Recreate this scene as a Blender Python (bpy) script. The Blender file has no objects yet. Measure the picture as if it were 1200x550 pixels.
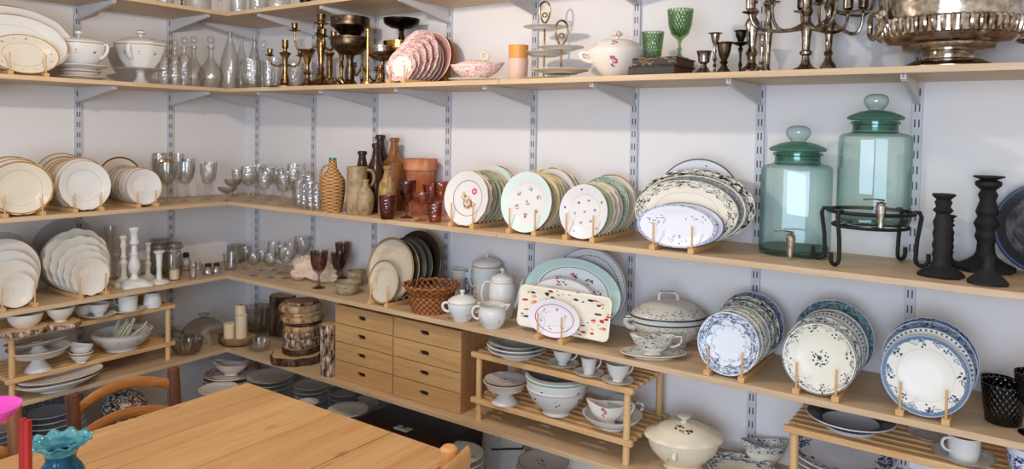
import bpy, math, random
from math import sin, cos, tan, pi, radians, degrees, sqrt, hypot, atan2, floor
from mathutils import Vector, Matrix
random.seed(7)
SC = bpy.context.scene
COL = SC.collection
# ---------------------------------------------------------------- camera (solved from the photograph's shelf lines)
F, CX, CY = 858.77, 600.0, 189.35
YAW, PITCH, ROLL = 2.1809818, -0.04094632, 0.01699009
CAM = Vector((3.12065, -2.194837, 1.4973))
_f = Vector((cos(PITCH)*cos(YAW), cos(PITCH)*sin(YAW), sin(PITCH)))
_r = Vector((sin(YAW), -cos(YAW), 0)); _u = _r.cross(_f)
CR = _r*cos(ROLL) + _u*sin(ROLL); CU = _u*cos(ROLL) - _r*sin(ROLL); CF = _f
cd = bpy.data.cameras.new('camera'); co = bpy.data.objects.new('camera', cd); COL.objects.link(co)
m = Matrix((CR, CU, -CF)).transposed().to_4x4(); m.translation = CAM; co.matrix_world = m
cd.sensor_fit = 'HORIZONTAL'; cd.sensor_width = 36; cd.lens = 36*F/1200; cd.shift_y = -(275-CY)/1200
cd.clip_start = .05; SC.camera = co
VR = YAW - pi/2          # a thing turned by VR has its +x to the right of the picture and its -y towards the camera

def ray(px, py): return CR*((px-CX)/F) + CU*((CY-py)/F) + CF
def onz(px, py, z):
    d = ray(px, py); return CAM + d*((z-CAM.z)/d.z)
def depth(P): return (P-CAM).dot(CF)
def height(P, py):
    n = Vector((P.x-CAM.x, P.y-CAM.y)).normalized(); w = depth(P)
    px = CX + F*(P-CAM).dot(CR)/w
    d = ray(px, py); t = ((P.x-CAM.x)*n.x + (P.y-CAM.y)*n.y)/(d.x*n.x + d.y*n.y)
    return CAM.z + d.z*t - P.z
def atd(px, d, z):
    py = 150.
    for _ in range(6):
        r = ray(px, py); t = (-d-CAM.y)/r.y if d > 0 else (-d-CAM.x)/r.x
        P = CAM+r*t; P.z = z; w = depth(P); py = CY-F*(P-CAM).dot(CU)/w
    return P
def spec(px, yb, yt, w, z, rb=.8):
    """stand a thing on level z: pixel of its near foot edge, top, width; rb = foot radius / widest radius"""
    if abs(yb) < 1:            # given as a distance from the long wall (+) or the short wall (-)
        P = atd(px, yb, z); R = w/2*depth(P)/F
        return P, R, max(.005, height(P, yt))
    P0 = onz(px, yb, z); n = Vector((P0.x-CAM.x, P0.y-CAM.y, 0)).normalized(); P = P0.copy()
    for _ in range(3):
        R = w/2*depth(P)/F; P = P0 + n*(R*rb)
    if px > 288 and P.y > -R-.004: P = atd(px, R+.005, z); R = w/2*depth(P)/F
    if px <= 288 and P.x < R+.004: P = atd(px, -R-.005, z); R = w/2*depth(P)/F
    return P, R, max(.005, height(P, yt))
def off(P, right=0., back=0., up=0.):
    return P + Vector((cos(VR), sin(VR), 0))*right + Vector((-sin(VR), cos(VR), 0))*back + Vector((0, 0, up))

# ---------------------------------------------------------------- mesh building
class MB:
    def __init__(s): s.v = []; s.f = []
    def add(s, vs, fs, M=None):
        b = len(s.v); s.v += [tuple(M @ Vector(v)) if M is not None else tuple(v) for v in vs]
        s.f += [tuple(b+i for i in f) for f in fs]; return s
    def lathe(s, prof, n=32, M=None, lob=None, sx=1., sy=1.):
        vs = []; fs = []; ring = []
        rm = max(r for r, z in prof)
        for k, (r, z) in enumerate(prof):
            if r < 1e-6: ring.append((len(vs), 1)); vs.append((0, 0, z)); continue
            ring.append((len(vs), n))
            for i in range(n):
                a = 2*pi*i/n; q = r; zz = z
                if lob:
                    dr, dz = lob(a, r/rm, z); q = r*(1+dr); zz = z+dz
                vs.append((q*cos(a)*sx, q*sin(a)*sy, zz))
        for (a, na), (b, nb) in zip(ring, ring[1:]):
            for i in range(n):
                j = (i+1) % n
                if na == n and nb == n: fs.append((a+i, a+j, b+j, b+i))
                elif na == n: fs.append((a+i, a+j, b))
                elif nb == n: fs.append((a, b+j, b+i))
        return s.add(vs, fs, M)
    def tube(s, pts, rad, n=8, M=None, closed=False, flat=1.):
        pts = [Vector(p) for p in pts]; N = len(pts); vs = []; fs = []
        rads = rad if isinstance(rad, (list, tuple)) else [rad]*N
        t0 = None; up = None
        for i, p in enumerate(pts):
            if closed: t = (pts[(i+1) % N]-pts[i-1]).normalized()
            else: t = (pts[min(i+1, N-1)]-pts[max(i-1, 0)]).normalized()
            if up is None:
                up = Vector((0, 0, 1)) if abs(t.z) < .9 else Vector((1, 0, 0))
                up = (up - t*up.dot(t)).normalized()
            else: up = (up - t*up.dot(t)).normalized()
            w = t.cross(up)
            for k in range(n):
                a = 2*pi*k/n; vs.append(tuple(p + (up*cos(a)*flat + w*sin(a))*rads[i]))
        for i in range(N if closed else N-1):
            for k in range(n):
                a = i*n+k; b = i*n+(k+1) % n; c = ((i+1) % N)*n+(k+1) % n; d = ((i+1) % N)*n+k
                fs.append((a, b, c, d))
        if not closed:
            fs.append(tuple(range(n-1, -1, -1))); fs.append(tuple((N-1)*n+k for k in range(n)))
        return s.add(vs, fs, M)
    def box(s, a, b, M=None):
        (x0, y0, z0), (x1, y1, z1) = a, b
        return s.add([(x0, y0, z0), (x1, y0, z0), (x1, y1, z0), (x0, y1, z0), (x0, y0, z1), (x1, y0, z1), (x1, y1, z1), (x0, y1, z1)],
                     [(3, 2, 1, 0), (4, 5, 6, 7), (0, 1, 5, 4), (1, 2, 6, 5), (2, 3, 7, 6), (3, 0, 4, 7)], M)
    def prism(s, poly, h0, h1, M=None):
        n = len(poly)
        return s.add([(x, y, h0) for x, y in poly]+[(x, y, h1) for x, y in poly],
                     [tuple(range(n-1, -1, -1)), tuple(range(n, 2*n))]+[(i, (i+1) % n, n+(i+1) % n, n+i) for i in range(n)], M)
    def grid(s, fn, nu, nv, closed_u=False):
        vs = [fn(i/(nu if closed_u else nu-1), j/(nv-1)) for j in range(nv) for i in range(nu)]
        fs = [(j*nu+i, j*nu+(i+1) % nu, (j+1)*nu+(i+1) % nu, (j+1)*nu+i) for j in range(nv-1) for i in range(nu if closed_u else nu-1)]
        return s.add(vs, fs)
    def mesh(s, name, mat, sharp=40):
        me = bpy.data.meshes.new(name); me.from_pydata(s.v, [], s.f)
        me.polygons.foreach_set('use_smooth', [True]*len(me.polygons))
        me.materials.append(mat); me.update()
        import bmesh
        bm = bmesh.new(); bm.from_mesh(me); bmesh.ops.recalc_face_normals(bm, faces=bm.faces); bm.to_mesh(me); bm.free()
        me.set_sharp_from_angle(angle=radians(sharp))
        return me

def props(o, label=None, cat=None, group=None, kind=None):
    if label: o['label'] = label
    if cat: o['category'] = cat
    if group: o['group'] = group
    if kind: o['kind'] = kind
    return o
def thing(name, label, cat, P=(0, 0, 0), rz=None, group=None):
    o = bpy.data.objects.new(name, None); COL.objects.link(o); o.empty_display_size = .02
    o.location = P; o.rotation_euler = (0, 0, VR if rz is None else rz)
    return props(o, label, cat, group)
def part(name, mb, mat, parent, label=None, bevel=0, sharp=40):
    me = mb if isinstance(mb, bpy.types.Mesh) else mb.mesh(name, mat, sharp)
    o = bpy.data.objects.new(name, me); COL.objects.link(o)
    if parent is not None: o.parent = parent
    if label: o['label'] = label
    if bevel:
        b = o.modifiers.new('edges', 'BEVEL'); b.width = bevel; b.segments = 2; b.limit_method = 'ANGLE'; b.angle_limit = radians(50)
    return o
def one(name, label, cat, P, mb, mat, rz=None, group=None, bevel=0, sharp=40):
    o = part(name, mb, mat, None, bevel=bevel, sharp=sharp)
    o.location = P; o.rotation_euler = (0, 0, VR if rz is None else rz)
    return props(o, label, cat, group)
def copy_tree(o, P=None, label=None, rz=None):
    c = o.copy(); COL.objects.link(c)
    if P is not None: c.location = P
    if rz is not None: c.rotation_euler = (0, 0, rz)
    if label: c['label'] = label
    for ch in list(o.children):
        d = ch.copy(); COL.objects.link(d); d.parent = c
        for g in list(ch.children):
            e = g.copy(); COL.objects.link(e); e.parent = d
    return c
ORD = ['front', 'second', 'third', 'fourth', 'fifth', 'sixth', 'seventh', 'eighth', 'ninth', 'tenth', 'eleventh', 'twelfth']
def S(prof, R, H): return [(r*R, z*H) for r, z in prof]
def smooth(prof, k=3):
    """Catmull-Rom through the control points"""
    out = []
    for i in range(len(prof)-1):
        p0 = prof[max(i-1, 0)]; p1 = prof[i]; p2 = prof[i+1]; p3 = prof[min(i+2, len(prof)-1)]
        for j in range(k):
            t = j/k
            out.append(tuple(.5*((2*p1[c]) + (p2[c]-p0[c])*t + (2*p0[c]-5*p1[c]+4*p2[c]-p3[c])*t*t + (3*p1[c]-p0[c]-3*p2[c]+p3[c])*t**3) for c in (0, 1)))
    out.append(tuple(prof[-1]))
    return [(max(r, 0), z) for r, z in out]
def hollow(prof, t, floor_z=None):
    """outer profile (base centre -> rim) closed by an inner skin t inside it"""
    inner = [(max(r-t, 0), z) for r, z in prof if r > t*1.3]
    fz = prof[0][1]+t if floor_z is None else floor_z
    inner = [(r, z) for r, z in inner if z > fz+t*.4]
    inner.reverse()
    return list(prof)+inner+[(inner[-1][0]*.75, fz), (0, fz)]
def bez(p0, p1, p2, p3, n=12):
    p0, p1, p2, p3 = map(Vector, (p0, p1, p2, p3)); o = []
    for i in range(n+1):
        t = i/n; o.append(p0*(1-t)**3+p1*3*t*(1-t)**2+p2*3*t*t*(1-t)+p3*t**3)
    return o

# ---------------------------------------------------------------- materials
class G:
    def __init__(s, name):
        s.m = bpy.data.materials.new(name); s.m.use_nodes = True; s.t = s.m.node_tree; s.t.nodes.clear()
        s.out = s.t.nodes.new('ShaderNodeOutputMaterial')
    def n(s, typ, **kw):
        nd = s.t.nodes.new('ShaderNode'+typ)
        for k, v in kw.items():
            if k.startswith('p_'): setattr(nd, k[2:], v)
        for k, v in kw.items():
            if k.startswith('p_'): continue
            key = int(k[1:]) if k[0] == 'i' and k[1:].isdigit() else k.replace('_', ' ')
            s.set(nd.inputs[key], v)
        return nd
    def set(s, inp, v):
        if isinstance(v, bpy.types.NodeSocket): s.t.links.new(v, inp)
        elif isinstance(v, (tuple, list)) and len(v) == 3 and inp.type == 'RGBA': inp.default_value = (*v, 1)
        else: inp.default_value = v
    def mt(s, op, a, b=None, c=None):
        nd = s.t.nodes.new('ShaderNodeMath'); nd.operation = op
        for i, x in enumerate((a, b, c)):
            if x is not None: s.set(nd.inputs[i], x)
        return nd.outputs[0]
    def mix(s, fac, a, b, typ='MIX'):
        nd = s.t.nodes.new('ShaderNodeMix'); nd.data_type = 'RGBA'; nd.blend_type = typ
        s.set(nd.inputs['Factor'], fac); s.set(nd.inputs['A'], a); s.set(nd.inputs['B'], b); return nd.outputs['Result']
    def coord(s, which='Object'): return s.n('TexCoord').outputs[which]
    def xyz(s, v): return s.n('SeparateXYZ', Vector=v).outputs
    def vec(s, x, y, z=0.): return s.n('CombineXYZ', X=x, Y=y, Z=z).outputs[0]
    def map(s, v, sc=(1, 1, 1), loc=(0, 0, 0)): return s.n('Mapping', Vector=v, Scale=sc, Location=loc).outputs[0]
    def noise(s, v, sc, det=2., rough=.5, dist=0.): return s.n('TexNoise', Vector=v, Scale=sc, Detail=det, Roughness=rough, Distortion=dist).outputs
    def vor(s, v, sc, feat='F1'): return s.n('TexVoronoi', Vector=v, Scale=sc, p_feature=feat).outputs
    def ramp(s, fac, stops, interp='LINEAR'):
        nd = s.n('ValToRGB', Fac=fac); r = nd.color_ramp; r.interpolation = interp
        while len(r.elements) > 1: r.elements.remove(r.elements[-1])
        for i, (p, c) in enumerate(stops):
            e = r.elements[0] if i == 0 else r.elements.new(p); e.position = p; e.color = (*c, 1)
        return nd.outputs[0]
    def bump(s, h, st=.2, d=.002): return s.n('Bump', Height=h, Strength=st, Distance=d).outputs[0]
    def bsdf(s, col, rough=.3, metal=0., normal=None, coat=0., spec=.5, trans=0., ior=1.45, sss=0.):
        p = s.n('BsdfPrincipled', Base_Color=col, Roughness=rough, Metallic=metal)
        p.inputs['Coat Weight'].default_value = coat; p.inputs['Coat Roughness'].default_value = .06
        p.inputs['Specular IOR Level'].default_value = spec; p.inputs['Transmission Weight'].default_value = trans; p.inputs['IOR'].default_value = ior
        if normal is not None: s.set(p.inputs['Normal'], normal)
        s.t.links.new(p.outputs[0], s.out.inputs[0]); return s.m

def china(name, base, layers=(), side=False, rough=.27, seed=0., crackle=0.):
    """glazed pottery; layers are laid over the glaze in order. Plates use the distance from the middle (0..1), hollow ware the height (0..1)"""
    g = G(name); gen = g.coord('Generated'); x, y, z = g.xyz(gen)
    u = g.mt('MULTIPLY', g.mt('SUBTRACT', x, .5), 2.); v = g.mt('MULTIPLY', g.mt('SUBTRACT', y, .5), 2.)
    ang = g.mt('ARCTAN2', v, u)
    rr = g.mt('SQRT', g.mt('ADD', g.mt('MULTIPLY', u, u), g.mt('MULTIPLY', v, v)))
    A = z if side else rr
    pos = g.map(gen, (2, 2, 2), (seed, seed*.7, seed*.3))
    col = g.mix(g.noise(pos, 2.5, 3)[0], tuple(c*.96 for c in base), base)
    for L in layers:
        k = L[0]
        if k == 'ring':      # r, half width, colour
            msk = g.mt('LESS_THAN', g.mt('ABSOLUTE', g.mt('SUBTRACT', A, L[1])), L[2]); col = g.mix(msk, col, L[3])
        elif k == 'band':    # r0, r1, colour
            msk = g.mt('MULTIPLY', g.mt('GREATER_THAN', A, L[1]), g.mt('LESS_THAN', A, L[2])); col = g.mix(msk, col, L[3])
        elif k == 'lace':    # r0, r1, colour, scale, density, lobes, lobe depth
            _, r0, r1, c, sc, den, nl, dep = L
            edge = g.mt('ADD', r0, g.mt('MULTIPLY', g.mt('ABSOLUTE', g.mt('SINE', g.mt('MULTIPLY', ang, nl/2))), dep)) if nl else r0
            band = g.mt('MULTIPLY', g.mt('GREATER_THAN', A, edge), g.mt('LESS_THAN', A, r1))
            n1 = g.noise(pos, sc, 2.5, .6, .4)[0]; n2 = g.noise(g.map(pos, (1, 1, 1), (3.1, 1.7, 5)), sc*1.7, 2, .5, .6)[0]
            blob = g.mt('GREATER_THAN', n1, 1-den); line = g.mt('LESS_THAN', g.mt('ABSOLUTE', g.mt('SUBTRACT', n2, .5)), .035)
            msk = g.mt('MULTIPLY', band, g.mt('MAXIMUM', blob, line))
            light = tuple(min(1, a*.5+b*.5) for a, b in zip(c, base))
            col = g.mix(msk, col, g.mix(g.mt('GREATER_THAN', g.noise(pos, sc*2.3, 2)[0], .54), c, light))
        elif k == 'flowers':  # r0, count, size, texture scale, colours, density, phase
            _, r0, n, size, sc, cols, den, ph = L
            if n == 1 and not side:
                a = u if ph == 0 else g.mt('SUBTRACT', u, ph[0]); b = v if ph == 0 else g.mt('SUBTRACT', v, ph[1]); kk = 0.
            else:
                th = g.mt('ADD', g.mt('MULTIPLY', ang, n/(2*pi)), float(ph)+10.)
                kk = g.mt('FLOOR', th); fr = g.mt('SUBTRACT', g.mt('FRACT', th), .5)
                a = g.mt('MULTIPLY', g.mt('MULTIPLY', fr, 2*pi/n), (1. if side else rr)); b = g.mt('SUBTRACT', A, r0)
            d = g.mt('SQRT', g.mt('ADD', g.mt('MULTIPLY', a, a), g.mt('MULTIPLY', b, b)))
            vo = g.vor(g.vec(a, b, g.mt('MULTIPLY', kk, 3.7) if not isinstance(kk, float) else seed), sc)
            msk = g.mt('MULTIPLY', g.mt('LESS_THAN', d, size), g.mt('LESS_THAN', vo['Distance'], den))
            st = [(i/len(cols), c) for i, c in enumerate(cols)]
            col = g.mix(msk, col, g.ramp(g.xyz(vo['Color'])[0], st, 'CONSTANT'))
        elif k == 'scatter':  # scale, dot size, colours, r0, r1
            _, sc, ds, cols, r0, r1 = L
            vo = g.vor(pos, sc); band = g.mt('MULTIPLY', g.mt('GREATER_THAN', A, r0), g.mt('LESS_THAN', A, r1))
            msk = g.mt('MULTIPLY', band, g.mt('LESS_THAN', vo['Distance'], ds))
            st = [(i/len(cols), c) for i, c in enumerate(cols)]
            col = g.mix(msk, col, g.ramp(g.xyz(vo['Color'])[0], st, 'CONSTANT'))
        elif k == 'mottle':  # colour, scale, threshold, r0
            _, c, sc, th, r0 = L
            n1 = g.ramp(g.noise(pos, sc, 4, .6)[0], [(max(th-.1, 0), (0, 0, 0)), (th+.1, (1, 1, 1))])
            col = g.mix(g.mt('MULTIPLY', n1, g.mt('GREATER_THAN', A, r0)), col, c)
    nb = g.bump(g.noise(pos, 5, 2)[0], .04, .002)
    return g.bsdf(col, rough, normal=nb, coat=.0, spec=.36)

def metal(name, c, dark, rough=.32, sc=40., amt=.5, metallic=1.):
    g = G(name); p = g.coord(); n = g.noise(p, sc, 4, .65)[0]
    f = g.ramp(n, [(.5-amt*.3, (0, 0, 0)), (.5+amt*.35, (1, 1, 1))])
    r = g.mt('ADD', g.mt('MULTIPLY', g.noise(p, sc*2, 2)[0], .2), rough-.1)
    return g.bsdf(g.mix(f, dark, c), r, metallic, normal=g.bump(n, .12, .001))

def glass(name, tint, edge=None, gloss=.06, rough=.03, cut=0., sc=120., facing=.35, pw=1.15):
    """thin-walled clear or coloured glass: tint seen square on, edge colour at grazing angles, mirror gloss by Fresnel"""
    g = G(name); edge = edge or tuple(c*.6 for c in tint)
    lw = g.n('LayerWeight', Blend=facing)
    nm = None; lat = None
    if cut and sc < 0:   # pressed diamond lattice
        x, y, z = g.xyz(g.coord()); a = g.mt('MULTIPLY', g.mt('ARCTAN2', y, x), 10.); b = g.mt('MULTIPLY', z, -sc)
        h = g.mt('MULTIPLY', g.mt('ABSOLUTE', g.mt('SINE', g.mt('ADD', a, b))), g.mt('ABSOLUTE', g.mt('SINE', g.mt('SUBTRACT', a, b))))
        lat = g.mt('POWER', h, .5); nm = g.bump(lat, cut, .003)
    elif cut:
        vo = g.vor(g.coord(), sc); nm = g.bump(vo['Distance'], cut, .003)
    if nm is not None: g.set(lw.inputs['Normal'], nm)
    ff = g.mt('POWER', lw.outputs['Facing'], pw)
    if lat is not None: ff = g.mt('MINIMUM', g.mt('ADD', ff, g.mt('MULTIPLY', g.mt('SUBTRACT', 1., lat), .6)), 1.)
    t = g.n('BsdfTransparent', Color=g.mix(ff, tint, edge))
    s = g.n('BsdfGlossy', Color=(1, 1, 1), Roughness=rough)
    if nm is not None: g.set(s.inputs['Normal'], nm)
    fac = g.mt('ADD', g.mt('MULTIPLY', g.mt('POWER', lw.outputs['Facing'], 3.2), .55), gloss)
    ms = g.n('MixShader', Fac=fac); g.t.links.new(t.outputs[0], ms.inputs[1]); g.t.links.new(s.outputs[0], ms.inputs[2])
    g.t.links.new(ms.outputs[0], g.out.inputs[0]); return g.m

def wood(name, c1, c2, axis='x', sc=1., rough=.45, knots=0., dark=.0, planks=0., seed=0.):
    g = G(name); p = g.map(g.coord(), (1, 1, 1), (seed, seed, seed))
    s = {'x': (1.2, 14, 14), 'y': (14, 1.2, 14), 'z': (14, 14, 1.2)}[axis]; s = tuple(k*sc for k in s)
    n1 = g.noise(g.map(p, s), 2.2, 5, .62, .6)[0]; n2 = g.noise(g.map(p, tuple(k*6 for k in s)), 3., 3, .6)[0]
    f = g.mt('ADD', g.mt('MULTIPLY', n1, .75), g.mt('MULTIPLY', n2, .25))
    col = g.ramp(f, [(.32, c2), (.62, c1)])
    if knots:
        vo = g.vor(g.map(p, tuple(k/ (4 if k > 5*sc else 1) for k in s)), knots)
        col = g.mix(g.mt('LESS_THAN', vo['Distance'], .09), col, tuple(c*.42 for c in c2))
    if planks:
        x, y, z = g.xyz(p)
        a = {'x': y, 'y': x, 'z': x}[axis]; q = g.mt('DIVIDE', a, planks)
        tone = g.n('TexWhiteNoise', p_noise_dimensions='1D', W=g.mt('FLOOR', q)).outputs[0]
        col = g.mix(g.mt('MULTIPLY', tone, .28), col, tuple(c*.62 for c in c1))
        col = g.mix(g.mt('LESS_THAN', g.mt('FRACT', q), .012), col, tuple(c*.4 for c in c2))
    return g.bsdf(col, rough, normal=g.bump(f, .15, .0015))
def plain(name, c, rough=.5, metal=0., sc=30., var=.12, bump=.05):
    g = G(name); n = g.noise(g.coord(), sc, 3)[0]
    return g.bsdf(g.mix(n, tuple(k*(1-var) for k in c), tuple(min(1, k*(1+var*.5)) for k in c)), rough, metal, normal=g.bump(n, bump, .001))
def c8(r, g, b):
    return tuple((v/255/12.92 if v/255 <= .04045 else ((v/255+.055)/1.055)**2.4) for v in (r, g, b))
# ---------------------------------------------------------------- levels (tops of the boards)
TH = .016
ZB = {1: 1.96790, 2: 1.64483, 3: 1.15988, 4: .84063, 5: .51949, 6: .19}
Z = {k: v+TH for k, v in ZB.items()}
DEP = .32
# ---------------------------------------------------------------- materials of the place
def wall_mat(name, c):
    g = G(name); p = g.coord(); n = g.noise(p, 90, 3)[0]; b = g.noise(p, 1.6, 3)[0]
    return g.bsdf(g.mix(b, tuple(k*.95 for k in c), c), .85, normal=g.bump(n, .12, .001), spec=.2)
M_WALL = wall_mat('painted_wall', c8(236, 232, 229))
M_FLOOR = plain('grey_floor', c8(120, 112, 104), .6)
M_SHELF_X = wood('pale_oak_laminate', c8(216, 186, 148), c8(190, 158, 120), 'x', .8, .45)
M_SHELF_Y = wood('pale_oak_laminate_crosswise', c8(216, 186, 148), c8(190, 158, 120), 'y', .8, .45)
def table_mat():
    g = G('oiled_oak_planks'); p = g.coord(); x, y, z = g.xyz(p)
    n1 = g.noise(g.map(p, (6, .55, 6)), 2.0, 6, .64, .9)[0]; n2 = g.noise(g.map(p, (90, 3., 90)), 2.2, 3, .6)[0]
    f = g.mt('ADD', g.mt('MULTIPLY', n1, .72), g.mt('MULTIPLY', n2, .28))
    col = g.ramp(f, [(.30, c8(138, 88, 46)), (.42, c8(188, 140, 86)), (.66, c8(212, 170, 116))])
    q = g.mt('DIVIDE', g.mt('ADD', x, .03), .205)
    tone = g.n('TexWhiteNoise', p_noise_dimensions='1D', W=g.mt('FLOOR', q)).outputs[0]
    col = g.mix(g.mt('MULTIPLY', tone, .22), col, c8(180, 128, 76))
    col = g.mix(g.mt('LESS_THAN', g.mt('FRACT', q), .008), col, c8(96, 60, 32))
    vo = g.vor(g.map(p, (3.2, 1.5, 1)), 1.9); kn = g.ramp(vo['Distance'], [(.03, (1, 1, 1)), (.09, (0, 0, 0))])
    col = g.mix(g.mt('MULTIPLY', kn, .8), col, c8(104, 62, 32))
    cr = g.mt('LESS_THAN', g.mt('ABSOLUTE', g.mt('SUBTRACT', g.noise(g.map(p, (7, .55, 1), (2.3, 1, 0)), 1.1, 2)[0], .5)), .0012)
    col = g.mix(g.mt('MULTIPLY', cr, .75), col, c8(96, 58, 30))
    return g.bsdf(col, .42, normal=g.bump(f, .15, .0015))
M_OAK = wood('honey_oak_veneer', c8(206, 164, 110), c8(180, 134, 82), 'x', 1., .42, seed=3)
M_OAK_S = wood('honey_oak_side', c8(196, 144, 92), c8(164, 114, 68), 'z', 1., .45, seed=5)
M_PINE = wood('pine_rack_wood', c8(226, 184, 130), c8(198, 150, 98), 'x', 1.4, .5, seed=8)
M_PINE_Y = wood('pine_rack_wood_crosswise', c8(226, 184, 130), c8(198, 150, 98), 'y', 1.4, .5, knots=2.6, seed=9)
M_PINE_Z = wood('pine_rack_post_wood', c8(228, 188, 134), c8(204, 158, 104), 'z', 1.4, .5, seed=1)
M_PEG = plain('beech_dowel_wood', c8(216, 170, 112), .5, sc=60, var=.2)
M_TABLE = table_mat()
M_DARKWOOD = wood('dark_turned_wood', c8(118, 66, 38), c8(70, 36, 22), 'z', 2, .35, seed=4)
M_BROWNWOOD = wood('mid_brown_wood', c8(150, 96, 58), c8(112, 66, 38), 'z', 2, .4, seed=11)
M_HONEYWOOD = wood('honey_bent_wood', c8(190, 124, 62), c8(140, 82, 36), 'y', 2, .35, seed=6)
M_BEECH = wood('light_beech', c8(224, 166, 102), c8(196, 136, 76), 'y', 2, .4, seed=7)
M_STEEL = plain('powder_coated_steel', c8(206, 205, 206), .45, var=.04)
def upright_mat():
    g = G('slotted_steel'); x, y, z = g.xyz(g.coord())
    ax = g.mt('ABSOLUTE', g.mt('SUBTRACT', g.mt('ABSOLUTE', x), .0048))
    slot = g.mt('MULTIPLY', g.mt('LESS_THAN', ax, .0019), g.mt('LESS_THAN', g.mt('FRACT', g.mt('DIVIDE', z, .041)), .5))
    return g.bsdf(g.mix(slot, c8(202, 202, 206), (.06, .06, .07)), .45)
M_UP = upright_mat()
M_BLACK = plain('black_iron', (.008, .008, .009), .55, sc=80)
M_BLACKCAST = plain('matt_black_cast', (.010, .009, .009), .7, sc=50, bump=.3)

# ---------------------------------------------------------------- the room
def struct(name, mb, mat):
    return props(part(name, mb, mat, None), kind='structure')
struct('wall_right', MB().box((-.1, 0, 0), (4.6, .1, 2.75)), M_WALL)
struct('wall_left', MB().box((-.1, -3.4, 0), (0, 0, 2.75)), M_WALL)
struct('floor', MB().box((-.1, -3.4, -.05), (4.6, .1, 0)), M_FLOOR)
struct('ceiling', MB().box((-.1, -3.4, 2.75), (4.6, .1, 2.8)), M_WALL)

# shelf boards: one run along each wall, the long wall's run has a butt joint
NICE = {1: 'topmost', 2: 'upper', 3: 'middle', 4: 'lower', 5: 'second lowest', 6: 'lowest'}
for k in range(1, 7):
    zb = ZB[k]; jx = onz(561, 276, Z[3]).x
    a = MB().box((0, -DEP, 0), (jx-.0006, 0, TH)); b = MB().box((jx+.0006, -DEP, 0), (4.3, 0, TH))
    one('shelf_board', f'{NICE[k]} oak shelf board on the long wall, corner side of its joint', 'shelf', (0, -.001, zb), a, M_SHELF_X, 0, bevel=.001)
    one('shelf_board', f'{NICE[k]} oak shelf board on the long wall, beyond its joint', 'shelf', (0, -.001, zb), b, M_SHELF_X, 0, bevel=.001)
    c = MB().box((0, -2.9, 0), (DEP, -DEP-.0006, TH))
    one('shelf_board', f'{NICE[k]} oak shelf board on the short wall', 'shelf', (.001, 0, zb), c, M_SHELF_Y, 0, bevel=.001)
# slotted uprights and brackets
UW = .0125
XS = [.1053, .5136, .9002, 1.2987, 1.6939, 2.0876, 2.4930, 2.8988]
YS = [-.3962, -.7827, -1.170]
um = MB().box((-UW, -.011, 0), (UW, -.0005, 2.6)).mesh('upright', M_UP)
def bracket_mb():
    t = .006
    poly = [(-.012, 0), (-.30, 0), (-.30, -.010), (-.285, -.014), (-.012, -.058)]
    mb = MB(); M = Matrix(((0, 0, 1, 0), (1, 0, 0, 0), (0, 1, 0, 0), (0, 0, 0, 1)))
    mb.prism(poly, -.002, .002, M)
    # folded lower flange
    mb.add([(-t, -.285, -.0145), (t, -.285, -.0145), (t, -.012, -.0585), (-t, -.012, -.0585), (-t, -.285, -.0125), (t, -.285, -.0125), (t, -.012, -.0565), (-t, -.012, -.0565)],
           [(0, 1, 2, 3), (7, 6, 5, 4), (0, 4, 5, 1), (1, 5, 6, 2), (2, 6, 7, 3), (3, 7, 4, 0)])
    mb.box((-t, -.30, -.012), (t, -.285, 0))
    return mb
bm_ = bracket_mb().mesh('bracket', M_STEEL)
NTH = ['first', 'second', 'third', 'fourth', 'fifth', 'sixth', 'seventh', 'eighth']
for i, x in enumerate(XS):
    o = one('shelf_upright', f'slotted grey steel shelf upright on the long wall, {NTH[i]} from the corner', 'shelf upright', (x-UW, 0, .05), um, None, 0, 'slotted shelf uprights')
    for k in (1, 2):
        one('shelf_bracket', f'steel bracket under the {NICE[k]} shelf on the {NTH[i]} upright of the long wall', 'shelf bracket', (x-UW, 0, ZB[k]-.0005), bm_, None, 0, 'shelf brackets')
for i, y in enumerate(YS):
    one('shelf_upright', f'slotted grey steel shelf upright on the short wall, {NTH[i]} from the corner', 'shelf upright', (0, y, .05), um, None, pi/2, 'slotted shelf uprights')
    for k in (1, 2):
        one('shelf_bracket', f'steel bracket under the {NICE[k]} shelf on the {NTH[i]} upright of the short wall', 'shelf bracket', (0, y, ZB[k]-.0005), bm_, None, pi/2, 'shelf brackets')

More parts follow.
